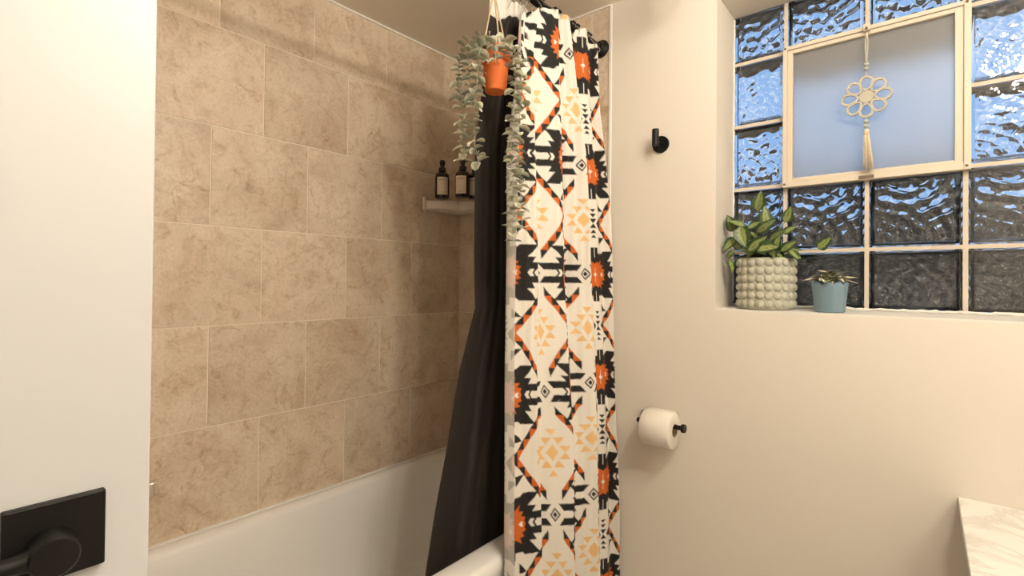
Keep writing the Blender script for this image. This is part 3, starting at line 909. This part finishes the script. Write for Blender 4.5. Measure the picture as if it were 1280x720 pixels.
def liner():
    t = thing('curtain_liner', 'plain black shower liner hanging inside the tub', 'shower liner', (RX, YB - 0.4, 0))
    n, m = 150, 90
    tab = np.array(LINER); o = np.argsort(tab[:, 0])
    ox, oy = RX, YB - 0.4
    s = np.linspace(0, 1, m)
    def row(z, q):
        a0, a1, r0, r1 = [np.interp(z, tab[o, 0], tab[o, k]) for k in (1, 2, 3, 4)]
        px = a0 + (a1 - a0) * s
        rr = r0 + (r1 - r0) * s
        amp = 0.006 + 0.022 * q ** 1.5
        rr = rr + amp * (1 - np.cos(2 * math.pi * (1.3 * s + 0.1 * math.sin(3 * q)))) * 0.8 + 0.007 * np.sin(2 * math.pi * (5.3 * s) + 4 * q) * s
        # horizontal fold creases from packaging
        rr = rr + 0.0035 * (abs((z * 3.0) % 1.0 - 0.5) * 2) * (0.4 + 0.6 * np.sin(6 * s) ** 2)
        a = np.arctan((px - 640) / FPX) - R(YAW)
        return np.stack([rr * np.sin(a) - ox, rr * np.cos(a) - oy, np.zeros(m)], -1)
    hemtop = 0.835 - 0.0 * s
    low = 0.765 + 0.03 * np.clip((s - 0.25) / 0.3, 0, 1)          # bottom of the pale header
    rows_b = []
    for i in range(n):
        q = i / (n - 1); z = 0.80 + (-0.98 - 0.80) * q
        P = row(z, q); P[:, 2] = H + low + (-0.98 - low) * q
        rows_b.append(P)
    me = MB().grid([[tuple(p) for p in r] for r in rows_b]).obj('liner_sheet', M['liner'], t, smooth=True)
    me.modifiers.new('thickness', 'SOLIDIFY').thickness = 0.0012
    rows_h = []
    for i in range(10):
        q = i / 9; P = row(0.835 - 0.035 * q, 0); P[:, 2] = H + hemtop + (low - hemtop) * q
        rows_h.append(P)
    hb = MB().grid([[tuple(p) for p in r] for r in rows_h]).obj('header_band', M['liner_head'], t, smooth=True)
    hb.modifiers.new('thickness', 'SOLIDIFY').thickness = 0.0018
    hb['label'] = 'pale reinforced header band of the liner'
    g = MB()
    sp = [tuple(Vector(p) + Vector((0.0016, -0.0016, 0.006))) for p in rows_h[-1]]
    MB().tube(sp, 0.0009, 5).obj('stitching', M['ink'], t)
    return t, rows_h, ox, oy
lin, LROWS, LOX, LOY = liner()


def ring_at(y, grab, lbl):
    """wire ring round the rod with five little rollers on top, catching the cloth"""
    t = thing('curtain_ring', lbl, 'curtain ring', (RX, y, RZ), 'curtain rings on the black rod')
    w = Vector(grab) - Vector((RX, y, RZ))
    pts = []
    for k in range(11):
        a = R(205 - k * 23); pts.append((0.0175 * math.cos(a), 0, 0.0175 * math.sin(a) + 0.002))
    s0, s1 = Vector(pts[-1]), Vector(pts[0])
    wire = [w + Vector((0.004, 0, -0.012)), w + Vector((0.010, 0, -0.004)), s0.lerp(w, 0.45) + Vector((0.006, 0, 0))] + [Vector(p) for p in reversed(pts)] + [s1.lerp(w, 0.45) + Vector((-0.006, 0, 0)), w + Vector((-0.006, 0, -0.008)), w + Vector((0.0, 0, -0.014))]
    MB().tube(wire, 0.0011, 6).obj('wire', M['wire'], t, smooth=True)
    for k in range(5):
        a = R(150 - k * 30); c = (0.0175 * math.cos(a), 0, 0.0175 * math.sin(a) + 0.002)
        prof = [(max(0.0005, 0.0046 * math.sin(math.pi * j / 6)), -0.0046 * math.cos(math.pi * j / 6)) for j in range(7)]
        MB().lathe(prof, 8, c).obj('roller', M['black'], t, smooth=True)


for k, uval in enumerate((-560, -200, 60, 900, 1150, 1640, 1730, 1900, 2060)):
    p = cloth_top(uval)
    ring_at(p.y, p + Vector((0, 0, -0.004)), 'thin silver wire ring with black rollers holding the curtain to the rod')
for k, j in enumerate((8, 40, 75)):
    p = Vector(LROWS[0][j]) + Vector((LOX, LOY, -0.012))
    ring_at(p.y, p, 'thin silver wire ring carrying the black liner header on the rod')

# ------------------------------------------------------------------ leaves
def leaf_mesh(name, L, W, shape, cup=0.12, droop=0.1, n=6, fold=0.0):
    """leaf lying along +X from the origin; uv: x along, y across (-1..1)"""
    b = MB(); uv = []
    for i in range(n + 1):
        t = i / n
        if shape == 'round': w = math.sqrt(max(0, 1 - (2 * t - 1) ** 2)) * (1.0 - 0.12 * t)
        else: w = math.sin(math.pi * t ** 0.72) ** 0.85 * (1 - 0.15 * t)
        w = max(w, 0.02)
        for j in (-1, -0.5, 0, 0.5, 1):
            y = j * w * W / 2
            z = cup * W * (j * w) ** 2 - droop * L * t * t + fold * abs(j) * w * W
            b.v.append((t * L, y, z)); uv.append((t, j))
    for i in range(n):
        for j in range(4):
            b.f.append((i * 5 + j, (i + 1) * 5 + j, (i + 1) * 5 + j + 1, i * 5 + j + 1))
    me = b.mesh(name, True)
    ul = me.uv_layers.new(name='leaf')
    for lp in me.loops: ul.data[lp.index].uv = uv[lp.vertex_index]
    return me


def frame_from(d, up):
    x = Vector(d).normalized(); up = Vector(up)
    z = (up - x * up.dot(x)).normalized(); y = z.cross(x)
    return Matrix(((x.x, y.x, z.x), (x.y, y.y, z.y), (x.z, y.z, z.z)))


def put_leaf(me, parent, pos, d, up, scale=1.0):
    o = bpy.data.objects.new('leaf', me); COL.objects.link(o); o.parent = parent
    o.matrix_basis = Matrix.Translation(pos) @ frame_from(d, up).to_4x4() @ Matrix.Scale(scale, 4)
    return o


# ------------------------------------------------------------------ hanging planter
PA = az(617); PR = 1.355
base = Vector((PR * math.sin(PA), PR * math.cos(PA), 0))


def at_r(px, py, r):                      # pixel -> point at plan distance r from the camera
    d = ray(px, py); k = r / math.hypot(d.x, d.y); return Vector((0, 0, H)) + d * k


pot_bot = at_r(616, 115, PR).z; pot_top = at_r(617, 62, PR).z
hp = thing('hanging_planter', 'small orange pot on rope with trailing eucalyptus hanging before the black liner', 'hanging plant', (base.x, base.y, pot_bot))
ph = pot_top - pot_bot
tilt = Matrix.Rotation(R(0), 4, 'X')
pot = MB().lathe([(0.0, 0), (0.0280, 0), (0.0296, 0.002), (0.0362, ph - 0.040), (0.0400, ph - 0.038), (0.0412, ph - 0.001), (0.0400, ph), (0.0372, ph), (0.0355, ph - 0.014), (0, ph - 0.014)], 36)
pt = pot.obj('pot', M['terracotta'], hp, smooth=True, auto=40); pt['label'] = 'orange terracotta-coloured pot'
MB().lathe([(0, ph - 0.0135), (0.0352, ph - 0.0135), (0.02, ph - 0.009), (0, ph - 0.007)], 20).obj('soil', M['soil'], hp, smooth=True)
inv = Vector((base.x, base.y, pot_bot))
knot = Vector((RX, base.y + 0.004, RZ - 0.055))
for px_, py_, r_ in ((600, 52, PR - 0.02), (623, 52, PR - 0.03), (628.5, 56, PR + 0.015)):
    e = at_r(px_, py_, r_)
    dirn = (e - Vector((base.x, base.y, e.z)))
    e2 = Vector((base.x, base.y, 0)) + dirn.normalized() * 0.0395; e2.z = pot_top - 0.004
    pts = [e2 - inv, e2.lerp(knot, 0.35) - inv + Vector((0.0006, 0.0006, 0)), e2.lerp(knot, 0.7) - inv, knot - inv]
    b = MB().tube(pts, 0.0021, 7)
    b.obj('rope', M['rope'], hp, smooth=True)
loop = [knot - inv + Vector((0, 0, -0.004))] + [Vector((RX, knot.y, RZ)) - inv + Vector((0.0145 * math.cos(R(a)), 0, 0.0145 * math.sin(R(a)))) for a in range(-80, 261, 20)] + [knot - inv + Vector((0, 0, -0.004))]
MB().tube(loop, 0.0015, 6).obj('rope_loop', M['rope'], hp, smooth=True)
MB().lathe([(0.0005, -0.006), (0.004, -0.004), (0.0046, 0), (0.004, 0.004), (0.0005, 0.006)], 10, tuple(knot - inv)).obj('knot', M['rope'], hp, smooth=True)

euc = [leaf_mesh('leaf', L, W, 'round', c, d) for L, W, c, d in ((0.034, 0.033, 0.20, 0.12), (0.030, 0.029, 0.28, 0.2), (0.026, 0.024, 0.22, 0.05))]
for m_ in euc: m_.materials.append(M['euca'])
STR = [  # (pixel, pixel, range offset) paths of the trailing stems
    [(608, 58, 0.0), (596, 50, -0.02), (581, 60, -0.03), (574, 84, -0.03), (575, 120, -0.03), (578, 160, -0.03), (580, 200, -0.03)],
    [(606, 60, -0.02), (600, 62, -0.05), (597, 92, -0.055), (594, 128, -0.05), (592, 165, -0.045), (598, 204, -0.045)],
    [(610, 56, -0.01), (595, 56, -0.04), (586, 74, -0.045), (588, 104, -0.045), (589, 132, -0.04)],
    [(624, 60, -0.01), (636, 64, -0.03), (643, 84, -0.035), (643, 130, -0.03), (639, 180, -0.03), (641, 240, -0.03), (641, 310, -0.03)],
    [(626, 58, 0.0), (640, 62, -0.02), (650, 80, -0.025), (651, 125, -0.02), (647, 180, -0.02), (650, 235, -0.02), (653, 285, -0.02)],
    [(620, 58, -0.02), (620, 56, -0.048), (619, 68, -0.058), (620, 80, -0.058)],
    [(618, 58, 0.0), (612, 46, -0.01), (606, 46, -0.02)],
    [(622, 58, 0.0), (630, 50, -0.02), (634, 58, -0.035), (632, 70, -0.045)],
]
rnd = random.Random(4)
for path in STR:
    pts = [at_r(x, y, PR + dr) - inv for x, y, dr in path]
    # resample smoothly (Catmull-Rom)
    dense = []
    ext = [pts[0]] + pts + [pts[-1]]
    for i in range(1, len(ext) - 2):
        p0, p1, p2, p3 = ext[i - 1:i + 3]
        for k in range(8):
            t = k / 8
            dense.append(0.5 * ((2 * p1) + (p2 - p0) * t + (2 * p0 - 5 * p1 + 4 * p2 - p3) * t * t + (3 * p1 - p0 - 3 * p2 + p3) * t ** 3))
    dense.append(pts[-1])
    st = MB().tube(dense, [0.0013 - 0.0006 * i / len(dense) for i in range(len(dense))], 6).obj('strand', M['estem'], hp, smooth=True)
    acc, nxt, ang = 0, 0.010, rnd.uniform(0, 3)
    for a, b_ in zip(dense, dense[1:]):
        seg = (b_ - a).length
        while acc + seg >= nxt:
            p = a.lerp(b_, (nxt - acc) / seg); d = (b_ - a).normalized()
            ref = Vector((0.3, 0.2, 1)) if abs(d.z) < 0.8 else Vector((1, 0.2, 0))
            s1 = (ref - d * ref.dot(d)).normalized(); s2 = d.cross(s1)
            ang += R(90) + rnd.uniform(-0.35, 0.35)
            for sgn in (0, math.pi):
                a_ = ang + sgn + rnd.uniform(-0.25, 0.25)
                out = s1 * math.cos(a_) + s2 * math.sin(a_)
                dd = (out + d * rnd.uniform(-0.15, 0.55) + Vector((0, 0, rnd.uniform(-0.1, 0.3)))).normalized()
                put_leaf(rnd.choice(euc), st, p + out * 0.001, dd, Vector((0, 0, 1)) * rnd.choice((1, 0.6)) - d * rnd.uniform(0.2, 1.0) + out * 0.05, rnd.uniform(0.72, 1.05))
            nxt += rnd.uniform(0.0145, 0.0195)
        acc += seg

# ------------------------------------------------------------------ corner shelf and pump bottles
SZ = H + 0.345
shf = thing('corner_shelf', 'cream ceramic corner shelf in the tiled alcove', 'shelf', (XL, YB, SZ))
pts = []
LS = 0.222
front = []
for k in range(17):
    t = k / 16
    a = Vector((0.0, -LS, 0)).lerp(Vector((LS, 0.0, 0)), t)
    bul = 0.030 * math.sin(math.pi * t) - 0.030 * math.exp(-((t - 0.5) / 0.10) ** 2)
    front.append(a + Vector((1, -1, 0)).normalized() * bul)
ol = [Vector((0.0003, -0.0003, 0))] + front
b = MB()
def lay(z, sc): return [(0.0003 + p.x * sc, -0.0003 + p.y * sc, z) for p in ol]
L_ = [lay(-0.040, 0.90), lay(-0.034, 0.955), lay(-0.006, 1.0), lay(0.0, 0.985)]
n = len(ol)
for l in L_: b.v += l
for i in range(3):
    for k in range(n): b.f.append((i * n + k, i * n + (k + 1) % n, (i + 1) * n + (k + 1) % n, (i + 1) * n + k))
b.f.append(tuple(range(n))[::-1]); b.f.append(tuple(3 * n + k for k in range(n)))
b.obj('shelf_body', M['shelf'], shf, smooth=True, auto=40)
MB().box(0.0003, 0.014, -LS - 0.006, -LS + 0.012, -0.045, 0.016).obj('shelf_end', M['shelf'], shf, bevel=0.005)
MB().box(LS - 0.012, LS + 0.006, -0.014, -0.0003, -0.045, 0.016).obj('shelf_end', M['shelf'], shf, bevel=0.005)


def bottle(x, y, rot, lbl, nozzle=0):
    t = thing('pump_bottle', lbl, 'soap bottle', (x, y, SZ + 0.0005), 'pump bottles on the corner shelf'); t.rotation_euler.z = rot
    prof = [(0, 0), (0.0275, 0), (0.0298, 0.002), (0.0298, 0.090), (0.0280, 0.100), (0.021, 0.106), (0.0135, 0.111), (0.0125, 0.116), (0, 0.116)]
    MB().lathe(prof, 32).obj('bottle_body', M['bottle'], t, smooth=True, auto=50)
    pm = MB().lathe([(0, 0.113), (0.0150, 0.113), (0.0155, 0.115), (0.0155, 0.127), (0.0145, 0.129), (0.0085, 0.130), (0.0085, 0.139), (0.011, 0.141), (0.0115, 0.157), (0.010, 0.160), (0, 0.160)], 24).obj('pump', M['pump'], t, smooth=True, auto=50)
    MB().tube([(0, 0, 0.1535), (0.018, 0, 0.1535), (0.030, 0, 0.152), (0.036, 0, 0.147)], [0.0045, 0.0042, 0.0035, 0.003], 8).obj('nozzle', M['pump'], pm, smooth=True).rotation_euler.z = R(nozzle)
    def wrap(z0, z1, a0, a1, r, nm, m_, par):
        g = [[(r * math.cos(R(a0 + (a1 - a0) * j / 10)), r * math.sin(R(a0 + (a1 - a0) * j / 10)), z) for j in range(11)] for z in (z0, z1)]
        return MB().grid(g).obj(nm, m_, par, smooth=True)
    lab = wrap(0.012, 0.086, -137, -43, 0.0302, 'label', M['label'], t)
    wrap(0.0725, 0.0750, -122, -58, 0.03035, 'print_line', M['ink'], lab)
    wrap(0.0240, 0.0247, -120, -60, 0.03035, 'print_line', M['ink'], lab)
    wrap(0.0180, 0.0198, -97, -83, 0.03035, 'print_mark', M['ink'], lab)


def on_shelf(px_, py_):
    d = ray(px_, py_); return Vector((0, 0, H)) + d * ((SZ - H) / d.z)
q1 = at_r(552.5, 250, 2.095); q2 = at_r(578, 253, 2.055)
bottle(q1.x, q1.y, az(553) * -1 + R(4), 'dark pump bottle with cream label at the wall end of the corner shelf', 100)
bottle(q2.x, q2.y, az(578) * -1 + R(-18), 'dark pump bottle with cream label in the middle of the corner shelf', 20)
q3 = at_r(594, 252, 2.09)
bottle(q3.x, q3.y, az(594) * -1 + R(-10), 'dark pump bottle half hidden behind the black liner')

# ------------------------------------------------------------------ window sill plants
def sill_z(y): return OPZ0 - 0.007 + (y - YB) / (YW - YB) * 0.007


PY1 = 1.698
c1 = Vector((PY1 * math.tan(az(957.5)), PY1, sill_z(1.62) + 0.0012))
pp = thing('bubble_pot_plant', 'leafy green plant in a grey-green bubble-textured pot on the window sill', 'potted plant', tuple(c1))
R1, H1 = 0.0795, 0.158
pot = MB().lathe([(0, 0), (R1 - 0.008, 0), (R1 - 0.003, 0.004), (R1, 0.012), (R1, H1 - 0.006), (R1 - 0.002, H1), (R1 - 0.009, H1), (R1 - 0.011, H1 - 0.02), (0, H1 - 0.02)], 56)
po = pot.obj('pot', M['bubble'], pp, smooth=True, auto=40)
nb, nr = 20, 6
bub = MB()
rb = 0.0128
prof = [(rb * math.cos(R(a)), rb * math.sin(R(a)) * 0.62) for a in (0, 22, 45, 67, 88)]
for r_ in range(nr):
    for k in range(nb):
        a = 2 * math.pi * k / nb; z = 0.018 + r_ * (H1 - 0.030) / (nr - 0.9)
        base_ = Vector((math.cos(a), math.sin(a), 0)); tv = Vector((-math.sin(a), math.cos(a), 0)); up = Vector((0, 0, 1))
        o = len(bub.v); m_ = 14
        for (pr_, ph_) in prof:
            for j in range(m_):
                th = 2 * math.pi * j / m_
                bub.v.append(tuple(base_ * (R1 - 0.0015 + ph_) + tv * pr_ * math.cos(th) + up * (z + pr_ * math.sin(th))))
        for i in range(len(prof) - 1):
            for j in range(m_):
                j2 = (j + 1) % m_
                bub.f.append((o + i * m_ + j, o + i * m_ + j2, o + (i + 1) * m_ + j2, o + (i + 1) * m_ + j))
        bub.f.append(tuple(o + (len(prof) - 1) * m_ + j for j in range(m_)))
bb = bub.obj('bubble_relief', M['bubble'], po, smooth=True); bb['kind'] = 'stuff'; bb['label'] = 'rows of round bumps on the pot'
MB().lathe([(0, H1 - 0.021), (R1 - 0.0115, H1 - 0.021), (0.03, H1 - 0.012), (0, H1 - 0.010)], 28).obj('soil', M['soil'], pp, smooth=True)

lf = [leaf_mesh('leaf', 0.075, 0.050, 'ovate', 0.10, 0.16), leaf_mesh('leaf', 0.062, 0.046, 'ovate', 0.18, 0.05, fold=0.06), leaf_mesh('leaf', 0.068, 0.042, 'ovate', 0.05, 0.3)]
for m_ in lf: m_.materials.append(M['leaf'])
rnd = random.Random(9)


def plant_leaf(parent, root, tip_base, d, up, me, sc, name='stem'):
    mid = root.lerp(tip_base, 0.55) + Vector((0, 0, 0.012))
    st = MB().tube([root, mid, tip_base], [0.0016, 0.0013, 0.0010], 6).obj(name, M['stem'], parent, smooth=True)
    put_leaf(me, st, tip_base, d, up, sc)


crown = Vector((0, 0, H1 - 0.012))
toc = Vector((-c1.x, -c1.y, 0)).normalized()          # towards the room
rgt = Vector((toc.y * -1, toc.x, 0)) * -1
if rgt.x < 0: rgt = -rgt
def LP(px_, py_, dy): return at_y(px_, py_, PY1 + dy) - c1
# leaves read from the photograph: base pixel, tip pixel, depth offset, shape, towards viewer
for (bx, by, tx, ty, dy, k, face, sc) in [
    (947, 264, 951, 241, -0.005, 1, 1.0, None), (958, 283, 957, 260, -0.02, 0, 1.0, None), (981, 278, 988, 260, -0.02, 1, 1.0, None),
    (946, 291, 964, 275, -0.03, 2, 0.9, None), (931, 283, 914, 275, -0.02, 0, 0.6, None), (925, 283, 931, 306, -0.05, 1, 0.9, None),
    (920, 297, 904, 311, -0.04, 0, 0.7, None), (918, 313, 908, 321, -0.05, 2, 0.4, None), (935, 314, 954, 296, -0.055, 0, 0.9, None),
    (945, 312, 970, 308, -0.065, 1, 0.8, None), (976, 314, 992, 302, -0.05, 0, 0.9, None), (978, 292, 991, 283, -0.02, 2, 0.8, None),
    (985, 312, 998, 320, -0.05, 2, 0.7, None), (918, 290, 910, 271, -0.01, 1, 0.8, None), (935, 285, 948, 277, -0.02, 0, 0.7, None),
    (962, 300, 978, 287, -0.03, 0, 0.7, None), (928, 300, 918, 296, -0.035, 1, 0.6, None), (950, 300, 940, 290, -0.01, 0, 0.7, None),
    (940, 300, 930, 285, 0.0, 2, 0.8, None), (968, 312, 974, 296, -0.045, 1, 0.8, None), (925, 312, 915, 300, -0.03, 0, 0.7, None),
    (1022, 311, 1037, 298, -0.05, 1, 0.9, None), (985, 316, 1000, 322, -0.03, 1, 0.5, None), (912, 325, 918, 338, -0.045, 2, 0.5, None)]:
    pb, ptip = LP(bx, by, dy), LP(tx, ty, dy - 0.012)
    d = ptip - pb; length = d.length
    me = lf[k]; L0 = (0.075, 0.062, 0.068)[k]
    up = toc * face + Vector((0, 0, 0.45)) + rgt * rnd.uniform(-0.4, 0.4)
    rt = crown + Vector((rnd.uniform(-0.03, 0.03), rnd.uniform(-0.03, 0.02), -0.004))
    plant_leaf(pp, rt, pb, d, up, me, max(0.5, length / L0 * 1.12))
for k in range(26):                                   # inner foliage filling the crown
    a = rnd.uniform(0, 2 * math.pi); rr = rnd.uniform(0.02, 0.055)
    pb = crown + Vector((rr * math.cos(a), rr * math.sin(a), rnd.uniform(0.012, 0.055)))
    d = Vector((math.cos(a), math.sin(a) * 0.7, rnd.uniform(-0.5, 0.5)))
    if pb.y + d.normalized().y * 0.05 > 0.055: d.y = -abs(d.y)
    if pb.x + c1.x + d.normalized().x * 0.05 < OPX0 + 0.01: d.x = abs(d.x)
    plant_leaf(pp, crown + Vector((0, 0, -0.004)), pb, d, Vector((0, 0, 1)) + toc * 0.4, lf[k % 3], rnd.uniform(0.65, 0.95))

# blue scalloped pot
PY2 = 1.664
c2 = Vector((PY2 * math.tan(az(1037)), PY2, sill_z(PY2 - 0.04) + 0.0012))
bp_ = thing('scalloped_pot_plant', 'small cream-leaved plant in a blue scalloped pot on the window sill', 'potted plant', tuple(c2))
H2 = 0.082; RB, RTp = 0.0375, 0.0455


def scal(i, t, r, h):
    if i in (3, 4, 5): h = h + 0.0075 * abs(math.sin(t * 5)) - 0.005
    return r, h
MB().lathe([(0, 0), (RB - 0.003, 0), (RB, 0.003), (RTp, H2), (RTp - 0.0015, H2 + 0.0015), (RTp - 0.004, H2), (RB + 0.002, 0.05), (0, 0.05)], 60, wob=scal).obj('pot', M['bluepot'], bp_, smooth=True, auto=50)
MB().lathe([(0, 0.051), (RB + 0.003, 0.051), (RB + 0.0035, 0.064), (0.015, 0.069), (0, 0.070)], 24).obj('soil', M['soil'], bp_, smooth=True)
lp = [leaf_mesh('leaf', 0.036, 0.024, 'ovate', 0.1, 0.25, fold=0.08), leaf_mesh('leaf', 0.030, 0.022, 'ovate', 0.1, 0.4, fold=0.05)]
for m_ in lp: m_.materials.append(M['leaf_pale'])
rnd = random.Random(21)
for k in range(24):
    a = k * 2.39996 + rnd.uniform(-0.2, 0.2); el = 0.12 + 0.75 * (k / 24) ** 1.3
    d = Vector((math.cos(a) * math.cos(el), math.sin(a) * math.cos(el), math.sin(el) * 0.8))
    pb = Vector((0, 0, 0.070)) + Vector((d.x, d.y, 0)) * (0.022 - 0.014 * k / 24) + Vector((0, 0, 0.018 + 0.018 * k / 24))
    plant_leaf(bp_, Vector((0, 0, 0.066)), pb, d, Vector((0, 0, 1)), lp[k % 2], rnd.uniform(0.95, 1.25) * (1.12 - 0.25 * k / 24))
for tx, ty in ((1002, 347), (1069, 343), (1038, 355)):  # the longer leaves that lean over the rim
    e = at_y(tx, ty, PY2 - 0.045 if tx == 1038 else PY2 - 0.005) - c2
    pb = Vector((e.x * 0.36, e.y * 0.36, 0.088)); d = e - pb
    plant_leaf(bp_, Vector((0, 0, 0.066)), pb, d, Vector((0, -0.25, 1)), lp[0], d.length / 0.036)

# ------------------------------------------------------------------ wooden flower ornament with tassel
OY = GY - 0.040
oc = at_y(1083, 121, OY); otop = at_y(1082, 44, OY); obot = at_y(1084, 211, OY)
orn = thing('flower_ornament', 'pale wooden cut-out flower with beads and tassel hung on the vent pane', 'hanging ornament', tuple(oc))
Rf = 0.061


def flower():
    b = MB(); th = 0.006; n = 20
    for k in range(8):                               # petals: loops with an open middle
        a0 = 2 * math.pi * k / 8 + math.pi / 2
        ca, sa = math.cos(a0), math.sin(a0)
        ro, ri = [], []
        for j in range(n):
            t = 2 * math.pi * j / n
            lx, ly = 0.0395 + 0.0215 * math.cos(t), 0.0178 * math.sin(t) * (1 + 0.22 * math.cos(t))
            ro.append((lx, ly))
            lx, ly = 0.0392 + 0.0160 * math.cos(t), 0.0118 * math.sin(t) * (1 + 0.25 * math.cos(t))
            ri.append((lx, ly))
        for grp in (ro, ri):
            for dpt in (-th / 2, th / 2):
                b.v += [(x * ca - y * sa, dpt + (0.0002 * (k % 2)), x * sa + y * ca) for x, y in grp]
        o = k * 4 * n
        for j in range(n):
            j2 = (j + 1) % n
            of, ob, inf, inb = o, o + n, o + 2 * n, o + 3 * n
            b.f.append((of + j, of + j2, inf + j2, inf + j)[::-1])
            b.f.append((ob + j, ob + j2, inb + j2, inb + j))
            b.f.append((of + j, of + j2, ob + j2, ob + j))
            b.f.append((inf + j, inf + j2, inb + j2, inb + j)[::-1])
    return b
flower().obj('petal_ring', M['wood_white'], orn)
MB().lathe([(0, -0.0033), (0.0170, -0.0033), (0.0175, -0.0028), (0.0175, 0.0028), (0.0170, 0.0033), (0, 0.0033)], 28, axis='y').obj('flower_centre', M['wood_white'], orn, smooth=True, auto=40)
for k in range(16):
    a0 = 2 * math.pi * (k + 0.5) / 16; ca, sa = math.cos(a0), math.sin(a0)
    MB().tube([(0.016 * ca, 0, 0.016 * sa), (0.0245 * ca, 0, 0.0245 * sa)], [0.0022, 0.0014], 6).obj('spoke', M['wood_white'], orn)
zt, zb = otop.z - oc.z, obot.z - oc.z
for s in (-1, 1):
    MB().tube([(0, 0.001 * s, 0.088), (0.003 * s, 0, zt - 0.03), (0.0025 * s, 0, zt - 0.008), (0, 0, zt + 0.004)], 0.0012, 6).obj('cord', M['cotton'], orn, smooth=True)
MB().tube([(0, 0, zt + 0.006), (0, 0, zt - 0.010)], 0.0034, 8).obj('cord_knot', M['cotton'], orn, smooth=True)
MB().tube([(0, 0, 0.059), (0, 0, 0.09)], 0.0011, 6).obj('cord', M['cotton'], orn)
MB().tube([(0, 0, -0.059), (0, 0, -0.095)], 0.0011, 6).obj('cord', M['cotton'], orn)
for z in (0.082, 0.0945, -0.0715, -0.0845):
    prof = [(max(0.0006, 0.0073 * math.sin(math.pi * j / 10)), z - 0.0064 * math.cos(math.pi * j / 10)) for j in range(11)]
    MB().lathe(prof, 18).obj('bead', M['bead_grey'], orn, smooth=True)
rnd = random.Random(3)
tz0 = -0.0925
MB().lathe([(0.0005, tz0), (0.006, tz0 - 0.002), (0.0082, tz0 - 0.010), (0.0075, tz0 - 0.016), (0.0005, tz0 - 0.017)], 14).obj('tassel_head', M['cotton'], orn, smooth=True)
ts = MB()
for k in range(46):
    a = rnd.uniform(0, 2 * math.pi); r0 = 0.0062 * math.sqrt(rnd.random()); r1 = r0 * 2.3 + rnd.uniform(-0.001, 0.001)
    zz = zb + rnd.uniform(-0.003, 0.006)
    ts.tube([(r0 * math.cos(a), r0 * math.sin(a), tz0 - 0.013), (r1 * 0.7 * math.cos(a) + 0.002, r1 * 0.6 * math.sin(a), (tz0 + zz) / 2), (r1 * math.cos(a) + 0.005, r1 * 0.7 * math.sin(a), zz)], 0.0011, 5)
to = ts.obj('tassel_threads', M['cotton'], orn, smooth=True); to['kind'] = 'stuff'
